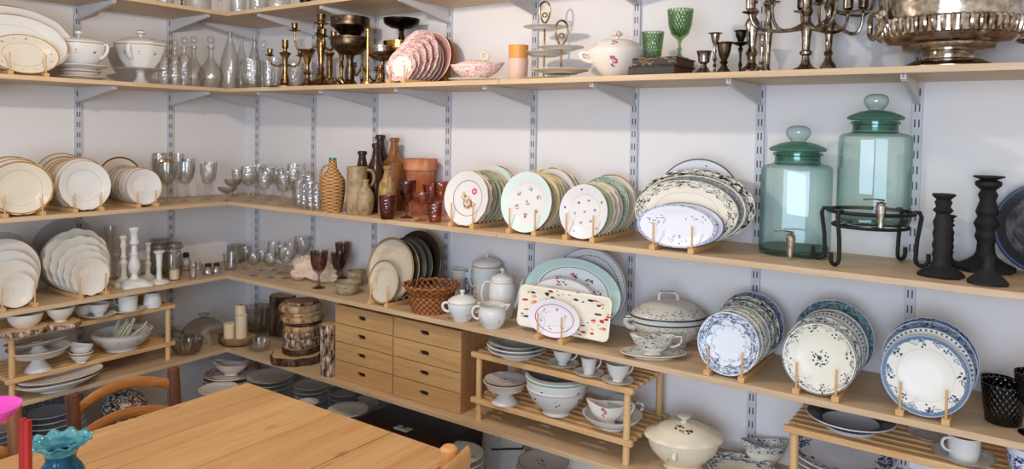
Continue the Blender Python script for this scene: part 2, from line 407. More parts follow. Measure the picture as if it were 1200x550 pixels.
# ---------------------------------------------------------------- furniture
TZ = .75
def table():
    t = thing('dining_table', 'oiled oak plank dining table in front of the corner shelves', 'table', (1.28, -.896, 0), 0)
    part('tabletop', MB().box((0, -1.12, TZ-.035), (.80, 0, TZ)), M_TABLE, t, bevel=.004)
    for x, y in ((.05, -.05), (.70, -.05), (.05, -1.05), (.70, -1.05)):
        part('leg', MB().box((x-.01, y-.03, 0), (x+.05, y+.03, TZ-.035)), M_TABLE, t, bevel=.003)
    for y in (-.07, -1.07): part('apron', MB().box((.06, y, TZ-.13), (.69, y+.02, TZ-.0355)), M_TABLE, t)
table()
def rush_chair(label, P, rz, w=.30, zt=.735, pm=M_DARKWOOD, rm=M_HONEYWOOD, zs=.45, sd=.25):
    """ladder-back chair; local +x is where the sitter looks, the back stands at x=0"""
    c = thing('dining_chair', label, 'chair', P, rz)
    for s in (-1, 1):
        y = s*w/2
        part('leg', MB().tube([(.03, y*.98, 0), (.015, y, zs), (-.01, y, zt-.12), (-.025, y*1.01, zt-.004), (-.026, y*1.01, zt)], [.014, .017, .017, .0175, .012], 12), pm, c, 'dark turned rear leg rising as back post' if pm is M_DARKWOOD else None)
        part('leg', MB().tube([(sd+.02, y*1.1, 0), (sd+.01, y*1.12, zs-.01), (sd+.01, y*1.12, zs+.012)], [.014, .017, .012], 12), pm, c)
    for k, (z0, h) in enumerate(((zt-.055, .034), (zt-.14, .034))):
        mb = MB()
        def f(u, v, z0=z0, h=h):
            y = (u-.5)*w; b = 1-(2*u-1)**2
            a = 2*pi*v; return (-.018-.03*b+.007*cos(a)*1.0-.02*0, y, z0+(.036*b if k == 0 else .03*b)+h/2*sin(a))
        mb.grid(lambda u, v: f(v, u), 12, 17, True)
        part('back_rail', mb, rm, c)
    seat = MB().grid(lambda u, v: ((.01+sd*u), (v-.5)*w*(1+.12*u), zs+.006*sin(pi*u)*sin(pi*v)), 10, 10)
    seat.box((.01, -w/2, zs-.03), (sd+.01, w/2, zs-.002))
    part('seat', seat, M_RUSH, c)
    for z in (.18, .3):
        part('stretcher', MB().tube([(.03, -w/2, z), (.03, w/2, z)], .009, 8), pm, c)
        for s in (-1, 1): part('stretcher', MB().tube([(.025, s*w/2, z+.02), (sd+.015, s*w/2*1.1, z+.02)], .009, 8), pm, c)
    return c
def weave(name, c1, c2, sx=60., sz=90., rough=.7):
    g = G(name); p = g.coord(); x, y, z = g.xyz(p)
    ang = g.mt('ARCTAN2', y, x)
    a = g.mt('SINE', g.mt('MULTIPLY', ang, sx)); b = g.mt('SINE', g.mt('MULTIPLY', z, sz*12))
    h = g.mt('ADD', g.mt('MULTIPLY', g.mt('MULTIPLY', a, b), .5), .5)
    n = g.noise(g.map(p, (40, 40, 160)), 1.5, 3)[0]
    f = g.mt('ADD', g.mt('MULTIPLY', h, .55), g.mt('MULTIPLY', n, .5))
    return g.bsdf(g.ramp(f, [(.3, c2), (.7, c1)]), rough, normal=g.bump(h, .7, .003))
M_RUSH = weave('woven_rush', c8(196, 160, 96), c8(120, 86, 44), 30, 30)
rush_chair('rush-seat chair with dark turned back posts, tucked behind the far short end of the table', (.99, -1.09, 0), 0, .295, .742)
rush_chair('rush-seat chair with a plain brown back post, beside the red candle at the picture edge', (1.075, -1.567, 0), 0, .30, .802, M_BROWNWOOD, M_HONEYWOOD, sd=.18)
def beech_chair():
    c = thing('dining_chair', 'light beech chair with rounded post and bent top rail, at one end of the table', 'chair', (2.105, -1.150, 0), pi)
    zt = .792; w = .40
    for s in (-1, 1):
        y = s*w/2
        part('leg', MB().tube([(-.03, y, 0), (0, y, .45), (.012, y, .7), (.014, y, zt-.006), (.014, y, zt)], [.016, .02, .02, .02, .014], 14), M_BEECH, c)
        part('leg', MB().tube([(.40, y, 0), (.40, y, .44)], [.015, .019], 12), M_BEECH, c)
    mb = MB()
    def f(u, v):
        y = (u-.5)*(w+.07); b = 1-(2*u-1)**2; a = 2*pi*v
        return (-.012-.035*b+.010*cos(a), y, zt-.035+.032*sin(a)*(1 if abs(sin(a)) < .9 else 1))
    mb.grid(lambda u, v: f(v, u), 12, 17, True)
    vs = [f(0, k/12) for k in range(12)], [f(1, k/12) for k in range(12)]
    mb.add(vs[0], [tuple(range(12))]); mb.add(vs[1], [tuple(range(12))])
    part('back_rail', mb, M_BEECH, c)
    part('back_rail', MB().box((-.006, -w/2+.015, .56), (.010, w/2-.015, .60)), M_BEECH, c, bevel=.004)
    part('seat', MB().box((.0, -w/2, .44), (.42, w/2, .465)), M_BEECH, c, bevel=.008)
beech_chair()

def drawer_unit(label, x0, x1, zt=.285):
    d = thing('drawer_unit', label, 'drawers', (x0, -.285, Z[5]), 0)
    w = x1-x0; t = .008
    body = MB().box((0, .004, 0), (t, .265, zt)).box((w-t, .004, 0), (w, .265, zt)).box((t, .004, 0), (w-t, .265, t)).box((t, .004, zt-t), (w-t, .265, zt)).box((t, .255, t), (w-t, .265, zt-t))
    part('carcass', body, M_OAK_S, d)
    n = 4; h = zt/n
    for k in range(n):
        z0 = k*h+.0015; z1 = (k+1)*h-.0015
        # front with a stadium cut-out
        cx, cz = w*.475, z0+h*.52; hw, hh = .021, .008
        mb = MB(); N = 32
        def out(i):
            a = 2*pi*i/N; ca, sa = cos(a), sin(a); s = min((w/2)/abs(ca) if abs(ca) > 1e-6 else 9, (h/2-.0015)/abs(sa) if abs(sa) > 1e-6 else 9)
            return (w/2+ca*s, (z0+z1)/2+sa*s)
        # make the four true corners part of the outline
        outl = [out(i) for i in range(N)]
        for (qx, qz) in ((0.0005, z0), (w-.0005, z0), (0.0005, z1), (w-.0005, z1)):
            i = min(range(N), key=lambda i: hypot((outl[i][0]-qx)*.25, outl[i][1]-qz)); outl[i] = (qx, qz)
        inn = []
        for i in range(N):
            a = 2*pi*i/N; s = 1 if cos(a) >= 0 else -1
            inn.append((cx+s*(hw-hh)+hh*cos(a), cz+hh*sin(a)))
        vs = [(x, 0, z) for x, z in outl]+[(x, 0, z) for x, z in inn]+[(x, .010, z) for x, z in outl]+[(x, .010, z) for x, z in inn]
        fs = []
        for i in range(N):
            j = (i+1) % N
            fs += [(i, j, N+j, N+i), (2*N+i, 3*N+i, 3*N+j, 2*N+j), (i, 2*N+i, 2*N+j, j), (N+i, N+j, 3*N+j, 3*N+i)]
        mb.add(vs, fs)
        dr = part('drawer', mb, M_OAK, d, sharp=30)
        part('finger_hole', MB().box((cx-hw-.004, .0095, cz-hh-.004), (cx+hw+.004, .02, cz+hh+.004)), M_BLACKCAST, dr, 'black oval finger hole')
    return d
drawer_unit('four-drawer oak unit beside the birch log', .967, 1.271)
drawer_unit('four-drawer oak unit beside the right-hand slatted rack', 1.276, 1.589)

def slat_rack(label, P, rz, L, H=.238, D=.255, sets=((.058, .075), (.211, .228))):
    """two-tier slatted rack: local x along the wall, -y to the room, back at y=0"""
    r = thing('slatted_rack', label, 'rack', P, rz)
    pm, rm = M_PINE_Z, M_PINE
    for x in (.012, L-.012):
        for y in (-D+.012, -.012):
            part('leg', MB().tube([(x, y, 0), (x, y, H-.012)], .0105, 10), pm, r)
    for (a, b) in sets:
        for y in (-D-.004, -.012):
            part('rail', MB().box((-.012, y, a), (L+.012, y+.016 if y < -.1 else y+.010, b)), rm, r, bevel=.002)
        for k in range(6):
            y = -D+.04+(D-.075)*k/5
            part('slat', MB().box((-.008, y-.008, b-.012), (L+.008, y+.008, b)), rm, r, bevel=.0015)
        for x in (.012, L-.012):
            part('crossbar', MB().tube([(x, -D+.01, b-.02), (x, -.01, b-.02)], .006, 8), pm, r)
    return r
slat_rack('two-tier slatted pine rack under the lower shelf, between the drawers and the cream tureen', (1.65, -.035, Z[5]), 0, .565)
slat_rack('two-tier slatted pine rack at the right edge, holding blue platters and a white cup', (2.655, -.03, Z[5]), 0, .62, .232, .25, ((.045, .062), (.208, .225)))
slat_rack('two-tier slatted pine rack on the short wall, holding cake stands and cups', (.022, -1.135, Z[5]), pi/2, .59)

# black lacquered case under the lowest visible shelf
def case():
    c = thing('wooden_case', 'black lacquered wooden case with a pale metal hasp, under the drawers', 'case', (1.09, -.315, Z[6]), 0)
    w, d, h = .40, .29, .195
    part('body', MB().box((0, 0, 0), (w, d, h*.68)), M_CASE, c, bevel=.003)
    part('lid', MB().box((-.003, -.003, h*.69), (w+.003, d, h)), M_CASE, c, bevel=.003)
    part('hasp', MB().prism([(.17, .05), (.235, .05), (.235, .085), (.21, .085), (.205, .07), (.195, .07), (.19, .085), (.17, .085)], h, h+.002), M_TAG, c, 'pale metal hasp plate')
M_CASE = wood('black_red_lacquer', c8(50, 22, 14), c8(26, 12, 9), 'x', 1, .28)
M_TAG = plain('pale_hasp_metal', c8(196, 186, 172), .5)
case()
# cables hanging on the wall beside it
M_CABLE_W = plain('white_cable', c8(210, 208, 204), .5); M_CABLE_B = plain('black_cable', (.012, .012, .012), .5)
def cable(label, pts, mat, r=.003):
    one('power_cable', label, 'cable', (0, 0, 0), MB().tube([p for a, b in zip(pts, pts[1:]) for p in [Vector(a).lerp(Vector(b), t/4) for t in range(4)]]+[pts[-1]], r, 8), mat, 0)
cable('thin white cable hanging down the wall below the slatted rack', [(1.575, -.006, .515), (1.578, -.006, .43), (1.56, -.008, .36), (1.55, -.01, .21)], M_CABLE_W, .002)
cable('black cable looping down the wall beside the white plate stack', [(1.71, -.006, .515), (1.70, -.006, .42), (1.66, -.008, .34), (1.52, -.008, .30)], M_CABLE_B)
cable('black cable dropping straight behind the flowered plate stack', [(1.80, -.006, .515), (1.80, -.006, .42), (1.80, -.008, .35), (1.74, -.01, .22)], M_CABLE_B)

# ---------------------------------------------------------------- light
def area(name, P, target, size, power, col, shape='DISK'):
    l = bpy.data.lights.new(name, 'AREA'); l.shape = shape; l.energy = power; l.color = col
    if isinstance(size, tuple): l.shape = 'RECTANGLE'; l.size, l.size_y = size
    else: l.size = size
    o = bpy.data.objects.new(name, l); COL.objects.link(o); o.location = P
    o.rotation_euler = (Vector(target)-Vector(P)).to_track_quat('-Z', 'Y').to_euler(); return o
l = bpy.data.lights.new('pendant_lamp', 'POINT'); l.energy = 21; l.color = (1, .88, .74); l.shadow_soft_size = .024
o = bpy.data.objects.new('pendant_lamp', l); COL.objects.link(o); o.location = (1.62, -1.134, 2.006)
area('window_daylight', (3.2, -3.9, 1.35), (1.8, 0, 1.0), (1.9, 1.5), 70, (.59, .75, 1))
w = bpy.data.worlds.new('world'); SC.world = w; w.use_nodes = True
w.node_tree.nodes['Background'].inputs[0].default_value = (1, .90, .79, 1); w.node_tree.nodes['Background'].inputs[1].default_value = .6
SC.view_settings.view_transform = 'Standard'; SC.view_settings.look = 'None'; SC.view_settings.exposure = .22; SC.view_settings.gamma = 1
SC.view_settings.use_curve_mapping = False
cy = SC.cycles; cy.transparent_max_bounces = 64; cy.max_bounces = 10; cy.transmission_bounces = 8; cy.caustics_reflective = False; cy.caustics_refractive = False
try: cy.use_denoising = True
except Exception: pass
# ================================================================ glazes, metals, glasses
WHT = c8(226, 223, 217); CRM = c8(224, 214, 194); IVO = c8(228, 214, 184); GLD = c8(176, 128, 54); GRN = c8(70, 120, 84)
PNK = c8(206, 130, 128); MINT = c8(212, 228, 220); BLU = c8(74, 96, 126); NAVY = c8(44, 58, 84); INK = c8(52, 56, 60); RED = c8(178, 48, 48); LIL = c8(150, 100, 160); TEAL = c8(74, 140, 122)
FLW = [c8(206, 96, 130), c8(96, 130, 80), c8(226, 160, 150), c8(120, 90, 150), c8(210, 160, 70), c8(70, 110, 70)]
K = {}
K['white'] = china('white_glaze', WHT)
K['offwhite'] = china('off_white_glaze', c8(228, 220, 206), [('mottle', c8(214, 204, 188), 1.2, .6, 0)], rough=.25)
K['cream'] = china('cream_glaze', CRM)
K['white_s'] = china('white_pot_glaze', WHT, side=True)
K['goldrim'] = china('cream_gold_edge', CRM, [('band', .93, .985, GLD), ('ring', .66, .008, c8(200, 176, 130))])
K['goldline'] = china('white_gold_line', WHT, [('ring', .97, .02, GLD), ('ring', .64, .008, c8(206, 190, 160))])
K['goldfine'] = china('white_embossed_gold', WHT, [('ring', .64, .012, c8(196, 186, 172)), ('ring', .985, .012, c8(206, 176, 120))])
K['golddot'] = china('white_gold_sprigs', WHT, [('ring', .97, .02, GLD), ('flowers', .8, 10, .06, 14, [GLD, c8(120, 84, 40)], .4, .2), ('ring', .62, .01, GLD)])
K['goldoval'] = china('oval_gold_sprigs', WHT, [('ring', .975, .018, GLD), ('ring', .68, .018, GLD), ('flowers', .5, 9, .05, 16, [c8(120, 98, 60), GLD], .45, .4)])
K['goldoval2'] = china('oval_gold_small_sprigs', CRM, [('ring', .975, .02, GLD), ('ring', .60, .01, c8(196, 164, 110)), ('flowers', .8, 14, .05, 15, [c8(150, 110, 60), GLD], .45, .2)])
K['floral'] = china('white_big_bouquet', WHT, [('ring', .64, .012, c8(150, 96, 110)), ('ring', .985, .012, c8(200, 170, 120)),
    ('flowers', 0, 1, .22, 7, [c8(90, 132, 84), c8(226, 140, 120), c8(200, 176, 120)], .56, (.02, -.18)), ('flowers', 0, 1, .20, 7, [c8(226, 170, 140), c8(210, 150, 96), c8(110, 140, 100)], .58, (-.1, .06)),
    ('flowers', 0, 1, .12, 2., [c8(214, 80, 130)], 2, (.26, .26)), ('flowers', 0, 1, .045, 2., [c8(240, 200, 210)], 2, (.26, .26)), ('flowers', 0, 1, .16, 8, [c8(200, 90, 110), c8(90, 130, 90)], .56, (.2, -.16))])
K['mintrim'] = china('mint_rim_sprigs', WHT, [('band', .74, .96, MINT), ('ring', .975, .014, WHT), ('flowers', .45, 6, .085, 17, [c8(90, 80, 150), c8(170, 60, 90), c8(90, 120, 90)], .5, .1), ('flowers', 0, 1, .09, 15, [c8(190, 60, 100), c8(90, 80, 150), GRN], .5, 0)])
K['violets'] = china('white_scattered_violets', WHT, [('ring', .64, .01, c8(206, 196, 190)), ('flowers', .42, 6, .055, 16, [c8(170, 70, 130), c8(130, 80, 160)], .6, .3), ('flowers', .8, 5, .05, 16, [c8(180, 70, 130), c8(90, 70, 110)], .6, 0.1), ('flowers', 0, 1, .05, 14, [LIL, c8(170, 60, 110)], .6, 0)])
K['greenrim'] = china('cream_green_rim', CRM, [('band', .7, .97, c8(150, 182, 156)), ('ring', .98, .012, GLD)])
K['tealrim'] = china('cream_teal_rim', CRM, [('band', .7, .98, TEAL), ('lace', .7, .96, CRM, 9, .42, 0, 0)])
K['yellow'] = china('pale_yellow_glaze', c8(236, 220, 170), [('ring', .97, .02, c8(206, 180, 120))])
K['lacecream'] = china('cream_basket_relief', c8(232, 222, 200), [('lace', .64, .98, c8(206, 190, 160), 8, .4, 0, 0)])
K['redband'] = china('cream_red_flower_band', CRM, [('lace', .7, .95, c8(150, 60, 60), 7, .4, 12, .06), ('ring', .97, .02, c8(110, 90, 60))])
K['greenfloral'] = china('white_green_flower_band', WHT, [('lace', .68, .95, c8(90, 120, 96), 7, .38, 12, .06), ('ring', .97, .02, GLD)])
K['pink'] = china('pink_transfer', c8(240, 230, 220), [('lace', .60, .99, c8(196, 104, 104), 4, .46, 8, .1), ('flowers', 0, 1, .2, 7, [c8(214, 130, 126), c8(230, 180, 170)], .4, (.2, .2))])
K['pinkplain'] = china('dusty_pink_glaze', c8(206, 150, 142), [('ring', .975, .022, c8(240, 224, 214))], rough=.3)
K['orangeplain'] = china('burnt_orange_glaze', c8(200, 124, 62), [('mottle', c8(176, 100, 46), 1.4, .5, 0), ('ring', .98, .02, c8(150, 84, 40))], rough=.3)
K['blueoval'] = china('white_small_blue_sprays', c8(232, 232, 236), [('lace', .92, .99, c8(80, 96, 160), 16, .5, 0, 0), ('flowers', .6, 3, .26, 11, [c8(96, 112, 176), c8(140, 150, 196)], .33, .2)])
K['blackoval'] = china('ivory_black_garland', c8(238, 230, 212), [('lace', .74, .97, c8(60, 68, 70), 6, .44, 18, .05), ('ring', .985, .012, c8(200, 190, 170)), ('ring', .62, .008, c8(210, 200, 182))])
K['greyoval'] = china('ivory_grey_band', c8(236, 226, 206), [('band', .8, .97, c8(140, 144, 146)), ('lace', .8, .97, c8(80, 88, 92), 8, .45, 0, 0)])
K['blackgarland'] = china('ivory_heavy_black_garland', c8(236, 228, 208), [('lace', .7, .99, c8(44, 48, 50), 4.5, .52, 14, .08)])
K['blueround'] = china('white_blue_posies', c8(222, 222, 226), [('ring', .98, .02, c8(96, 104, 120)), ('flowers', .76, 6, .13, 9, [c8(90, 112, 170), c8(130, 144, 180), c8(130, 140, 150)], .45, .25)])
K['stone'] = china('speckled_cream_stoneware', c8(206, 194, 170), [('mottle', c8(176, 150, 112), 1.1, .6, .5), ('ring', .96, .04, c8(150, 122, 80)), ('scatter', 9, .12, [c8(140, 104, 64)], 0, .9)], rough=.3)
K['stonedark'] = china('olive_brown_stoneware', c8(110, 98, 78), [('mottle', c8(84, 72, 54), 1.2, .5, 0), ('ring', .97, .025, c8(160, 148, 120))], rough=.3)
K['stonegrey'] = china('grey_green_stoneware', c8(128, 124, 108), [('mottle', c8(100, 96, 84), 1.2, .5, 0), ('ring', .97, .02, c8(84, 78, 66))], rough=.3)
K['stonebrown'] = china('dark_brown_stoneware', c8(74, 56, 42), [('mottle', c8(52, 38, 28), 1.4, .5, 0)], rough=.28)
K['bluelace'] = china('white_blue_transfer', c8(228, 232, 238), [('lace', .6, .97, c8(70, 92, 124), 6, .5, 9, .13), ('lace', .44, .6, c8(90, 110, 140), 7, .34, 9, .1)])
K['bluelace2'] = china('ivory_blue_sprigs', c8(228, 224, 208), [('lace', .7, .96, c8(54, 76, 104), 6, .42, 12, .08)])
K['bluedark'] = china('dense_blue_transfer', c8(206, 212, 220), [('band', .72, .98, c8(134, 150, 170)), ('lace', .66, .98, c8(58, 74, 102), 6, .52, 12, .05)])
K['inklace'] = china('ivory_ink_sprigs', c8(232, 226, 208), [('lace', .76, .93, c8(56, 66, 66), 6, .42, 14, .1), ('flowers', .84, 8, .15, 12, [c8(60, 72, 72), c8(90, 104, 100)], .36, .2), ('ring', .975, .012, c8(70, 82, 90)),
    ('flowers', 0, 1, .25, 13, [c8(56, 70, 72), c8(80, 100, 100), c8(70, 84, 84)], .4, 0), ('flowers', 0, 1, .06, 4, [c8(50, 60, 60)], 2, 0)])
K['inkgreen'] = china('ivory_teal_garland', c8(228, 222, 202), [('lace', .7, .97, c8(70, 98, 108), 6, .5, 12, .06), ('ring', .985, .012, c8(90, 108, 120))])
K['tealwave'] = china('teal_wave_rim', c8(196, 206, 200), [('band', .7, .98, c8(122, 146, 150)), ('lace', .68, .98, c8(58, 84, 96), 5, .5, 10, .06)])
K['bluescroll'] = china('white_blue_scroll_rim', c8(232, 228, 216), [('band', .88, .97, c8(100, 122, 144)), ('lace', .72, .92, c8(76, 100, 128), 7, .46, 10, .16), ('flowers', .78, 8, .11, 13, [c8(70, 98, 136), c8(110, 136, 166), c8(44, 60, 84)], .42, .3), ('ring', .985, .012, c8(150, 166, 186)), ('ring', .64, .006, c8(206, 200, 188))])
K['beaded'] = china('ivory_blue_beaded_rim', c8(226, 222, 210), [('flowers', .93, 52, .03, 2, [c8(90, 110, 140)], 2, 0), ('ring', .985, .01, c8(96, 116, 146))])
K['mintplatter'] = china('mint_platter', c8(236, 238, 236), [('band', .78, .985, c8(188, 216, 206)), ('ring', .74, .012, c8(80, 150, 132)), ('flowers', .5, 9, .09, 16, [c8(180, 90, 120), c8(100, 90, 130), c8(110, 130, 100)], .5, .2)])
K['ribbed'] = china('grey_beaded_platter', c8(206, 206, 204), [('flowers', .8, 70, .022, 2, [c8(120, 120, 122)], 2, 0), ('ring', .97, .01, c8(110, 112, 120))])
K['ovalfloral'] = china('white_red_sprig_oval', c8(232, 228, 224), [('ring', .97, .02, c8(176, 160, 150)), ('flowers', .84, 5, .17, 11, [RED, c8(110, 130, 96), c8(150, 90, 120), c8(190, 120, 130)], .42, .15), ('ring', .7, .008, c8(206, 200, 196))])
K['ovalpink'] = china('white_magenta_line_oval', c8(236, 232, 234), [('ring', .74, .018, c8(180, 84, 130)), ('flowers', .5, 6, .13, 10, [c8(180, 90, 130), c8(140, 130, 140), c8(120, 140, 110)], .4, .2), ('ring', .4, .008, c8(214, 206, 210))])
K['tray'] = china('painted_flower_tray', c8(240, 232, 212), [('flowers', .82, 11, .24, 6, [RED, c8(60, 84, 60), c8(224, 170, 110), c8(50, 60, 110), c8(206, 70, 60), c8(40, 50, 44)], .36, .2)])
# hollow ware
fl = lambda h, n, s, ph=.1, sc=10, cols=FLW, den=.42: ('flowers', h, n, s, sc, cols, den, ph)
K['sprig_s'] = china('white_pot_flower_sprays', WHT, [fl(.36, 4, .17), ('ring', .96, .012, c8(206, 176, 120))], side=True)
K['sprigmint_s'] = china('white_pot_mint_band', WHT, [('band', .62, .78, MINT), fl(.35, 4, .2), ('ring', .95, .012, GLD)], side=True)
K['tinysprig_s'] = china('white_pot_tiny_sprigs', WHT, [fl(.3, 8, .06, .2), fl(.7, 7, .06, .6), ('ring', .93, .012, c8(206, 180, 130))], side=True)
K['goldspot_s'] = china('white_pot_gold_spots', WHT, [fl(.62, 9, .07, .2, 8, [c8(120, 94, 50), GLD], .6), ('ring', .965, .02, GLD)], side=True)
K['goldband_s'] = china('white_bowl_gold_band', WHT, [('ring', .8, .08, GLD)], side=True)
K['posy_s'] = china('ivory_pot_posies', c8(236, 226, 212), [fl(.58, 3, .2, .36, 9, [c8(190, 90, 110), c8(120, 90, 160), c8(110, 130, 90), c8(220, 150, 140)], .5)], side=True)
K['pink_s'] = china('pink_transfer_pot', c8(240, 228, 216), [('lace', .2, .98, c8(206, 124, 122), 5, .42, 0, 0)], side=True)
K['ink_s'] = china('grey_dotted_pot', c8(218, 212, 198), [('scatter', 11, .3, [c8(56, 66, 70), c8(90, 96, 96)], .05, .8), ('ring', .86, .03, c8(60, 70, 76))], side=True)
K['inklid'] = china('grey_dotted_lid', c8(206, 200, 186), [('scatter', 9, .3, [c8(56, 66, 70), c8(90, 96, 96)], .05, .62), ('ring', .1, .05, c8(60, 70, 76))], side=True)
K['blueboat_s'] = china('ivory_boat_blue_edge', c8(228, 220, 200), [('lace', .62, .99, c8(70, 96, 130), 5, .44, 0, 0)], side=True)
K['inkboat_s'] = china('ivory_boat_ink_sprigs', c8(228, 222, 206), [('lace', .35, .8, c8(60, 72, 84), 6, .42, 0, 0), ('ring', .97, .03, c8(80, 98, 126))], side=True)
K['cream_s'] = china('cream_pot_glaze', c8(236, 224, 196), [fl(.42, 5, .1, .3)], side=True)
K['creamlid'] = china('cream_lid_bouquet', c8(236, 224, 196), [('flowers', 0, 1, .25, 7, [c8(170, 50, 60), c8(60, 70, 120), c8(200, 140, 60), c8(90, 110, 70), c8(120, 40, 90)], .46, (-.05, -.34))])
K['pinkline_s'] = china('white_boat_pink_line', c8(236, 226, 216), [('ring', .74, .035, c8(190, 150, 150))], side=True)
K['bluebird_s'] = china('white_jug_blue_print', c8(226, 228, 234), [('lace', .25, .8, c8(50, 74, 130), 3, .5, 0, 0)], side=True)
K['greenband_s'] = china('white_bowl_green_edge', WHT, [('ring', .93, .03, c8(110, 166, 136)), fl(.6, 5, .08, .2, 8, [c8(40, 60, 50)], .6)], side=True)
K['sprigbowl_s'] = china('white_bowl_sprigs', WHT, [fl(.66, 7, .13, .3, 9, [c8(170, 60, 90), c8(120, 130, 100), c8(110, 90, 140)], .45), ('ring', .96, .02, c8(190, 184, 176))], side=True)
K['grey_s'] = china('grey_bowl_glaze', c8(150, 148, 146), side=True)
K['tan_s'] = china('tan_stoneware_pot', c8(176, 160, 130), [('mottle', c8(140, 122, 92), 2, .55, 0), ('ring', .95, .05, c8(150, 130, 92))], side=True, rough=.35)
K['darkflower_s'] = china('dark_flowered_dish', c8(216, 204, 184), [('lace', 0, 1, c8(40, 30, 28), 4, .52, 0, 0), fl(.5, 7, .16, .2, 9, [c8(160, 60, 40), c8(40, 40, 46)], .5)], side=True)
K['darkrim'] = china('black_flower_rim', c8(226, 216, 196), [('lace', .7, .99, c8(34, 28, 26), 6, .5, 12, .04)])
K['greyplate'] = china('dusty_grey_plate', c8(214, 210, 202), [('ring', .64, .012, c8(160, 156, 150)), ('ring', .985, .012, c8(150, 148, 144))])
K['greyplate2'] = china('cool_grey_plate', c8(196, 196, 194), [('ring', .97, .02, c8(120, 124, 130))])
K['blueplate'] = china('slate_blue_printed_plate', c8(170, 172, 178), [('lace', .6, .99, c8(56, 62, 86), 7, .5, 0, 0)])
K['redflower'] = china('white_plate_one_red_flower', WHT, [('flowers', 0, 1, .11, 12, [c8(170, 40, 60), c8(60, 80, 50)], .5, (.55, .3)), ('ring', .985, .012, c8(206, 180, 140))])
K['wineflower'] = china('white_plate_dark_red_flowers', c8(214, 206, 200), [('flowers', 0, 1, .28, 6, [c8(110, 30, 30), c8(130, 60, 60), c8(70, 60, 40)], .42, (-.06, .1)), ('ring', .985, .014, c8(150, 110, 80))])
K['blackbowl'] = china('white_bowl_black_leaf_rim', c8(206, 208, 214), [('band', .62, .96, c8(70, 74, 80)), ('flowers', .7, 30, .06, 3, [c8(30, 34, 38)], 2, 0)])
K['blueplatter'] = china('blue_spray_platter', c8(214, 214, 216), [('lace', .58, .97, c8(56, 72, 108), 4, .47, 6, .22), ('flowers', .78, 7, .16, 9, [c8(50, 64, 98), c8(96, 112, 150)], .44, .2)])
K['bluebowl'] = china('ivory_bowl_blue_rim', c8(226, 214, 190), [('lace', .72, .99, c8(66, 78, 112), 4.5, .52, 12, .06)])
K['terra'] = china('terracotta', c8(186, 112, 70), [('mottle', c8(206, 150, 112), 1.5, .56, 0)], side=True, rough=.75)
K['orangeglaze_s'] = china('orange_tumbler_glaze', c8(220, 150, 76), side=True, rough=.3)
K['pinkglaze_s'] = china('pale_pink_tumbler_glaze', c8(222, 186, 168), side=True, rough=.3)
K['salt'] = china('salt_glazed_tan', c8(168, 132, 82), [('mottle', c8(134, 98, 56), 2, .5, 0), ('mottle', c8(190, 166, 120), 2.6, .62, 0)], side=True, rough=.35)
K['saltgrey'] = china('salt_glazed_grey_tan', c8(172, 150, 112), [('mottle', c8(140, 116, 82), 2, .52, 0)], side=True, rough=.35)
K['saltbrown'] = china('brown_stoneware_bottle', c8(156, 100, 58), [('mottle', c8(122, 72, 38), 2, .5, 0)], side=True, rough=.35)
K['saltdark'] = china('dark_umber_bottle', c8(70, 44, 30), [('mottle', c8(44, 26, 18), 2, .5, 0)], side=True, rough=.22)
K['shell'] = china('sea_shell', c8(226, 206, 182), [('mottle', c8(202, 168, 138), 2.5, .55, 0)], rough=.55)
K['wax'] = plain('candle_wax', c8(236, 216, 180), .5, var=.05)
K['bone'] = china('ivory_handles', c8(210, 206, 176), rough=.3)
MB_BRASS = metal('aged_brass', c8(186, 150, 102), c8(76, 56, 34), .3, 45, .5)
MB_BRIGHT = metal('polished_brass', c8(226, 182, 100), c8(150, 108, 50), .22, 30, .4)
MB_BRONZE = metal('dark_bronze', c8(122, 104, 82), c8(44, 34, 26), .36, 50, .6)
MB_DARK = metal('blackened_bronze', c8(60, 48, 36), c8(22, 17, 13), .34, 50, .6)
MB_SILVER = metal('tarnished_silver', c8(226, 218, 206), c8(128, 104, 80), .18, 30, .5)
MB_PEWTER = metal('dark_tarnished_silver', c8(196, 182, 164), c8(70, 56, 44), .24, 45, .6)
MB_CHROME = metal('worn_chrome_tap', c8(226, 222, 216), c8(176, 164, 150), .28, 40, .4)
GC = glass('clear_glass', (.985, .985, .98), (.66, .65, .63), .06, .02)
GDEC = glass('decanter_glass', (.95, .945, .92), (.46, .44, .39), .08, .02)
GCUT = glass('cut_clear_glass', (.975, .975, .97), (.66, .65, .63), .10, .03, .5, 90)
GSM2 = glass('greyish_clear_glass', (.90, .89, .86), (.48, .46, .43), .07)
GPLATE = glass('grey_glass_plate', (.84, .84, .83), (.5, .5, .49), .05)
GSMOKE = glass('smoked_brown_glass', c8(214, 200, 193), c8(146, 124, 116), .05)
GAQUA = glass('sea_green_glass', c8(240, 250, 248), c8(40, 120, 108), .05, .02, .06, 9, .42, 1.9)
GAQUAD = glass('deep_sea_green_glass', c8(190, 226, 218), c8(40, 116, 102), .05, .02)
GGREEN = glass('pressed_green_glass', c8(218, 232, 208), c8(136, 176, 126), .07, .06, .5, -150)
GRUBY = glass('ruby_brown_glass', c8(214, 146, 134), c8(140, 66, 60), .07, .05, .4, 120)
GROSE = glass('pink_pressed_glass', c8(240, 204, 188), c8(200, 138, 116), .09, .06, .6, 130)
GAMBER = glass('amber_glass', c8(160, 110, 52), c8(70, 40, 16), .06, .05)
GBLACK = glass('black_pressed_glass', (.03, .04, .06), (.004, .004, .008), .05, .10, .6, -170)
GBLUE = glass('cobalt_teal_glass', c8(110, 184, 204), c8(30, 110, 140), .06, .06, .3, 60)
GBLUERIM = glass('pale_teal_opaline_glass', c8(176, 214, 216), c8(90, 160, 172), .12, .12, .2, 60)
GMAG = glass('magenta_glass', c8(238, 100, 196), c8(206, 30, 150), .06, .05)
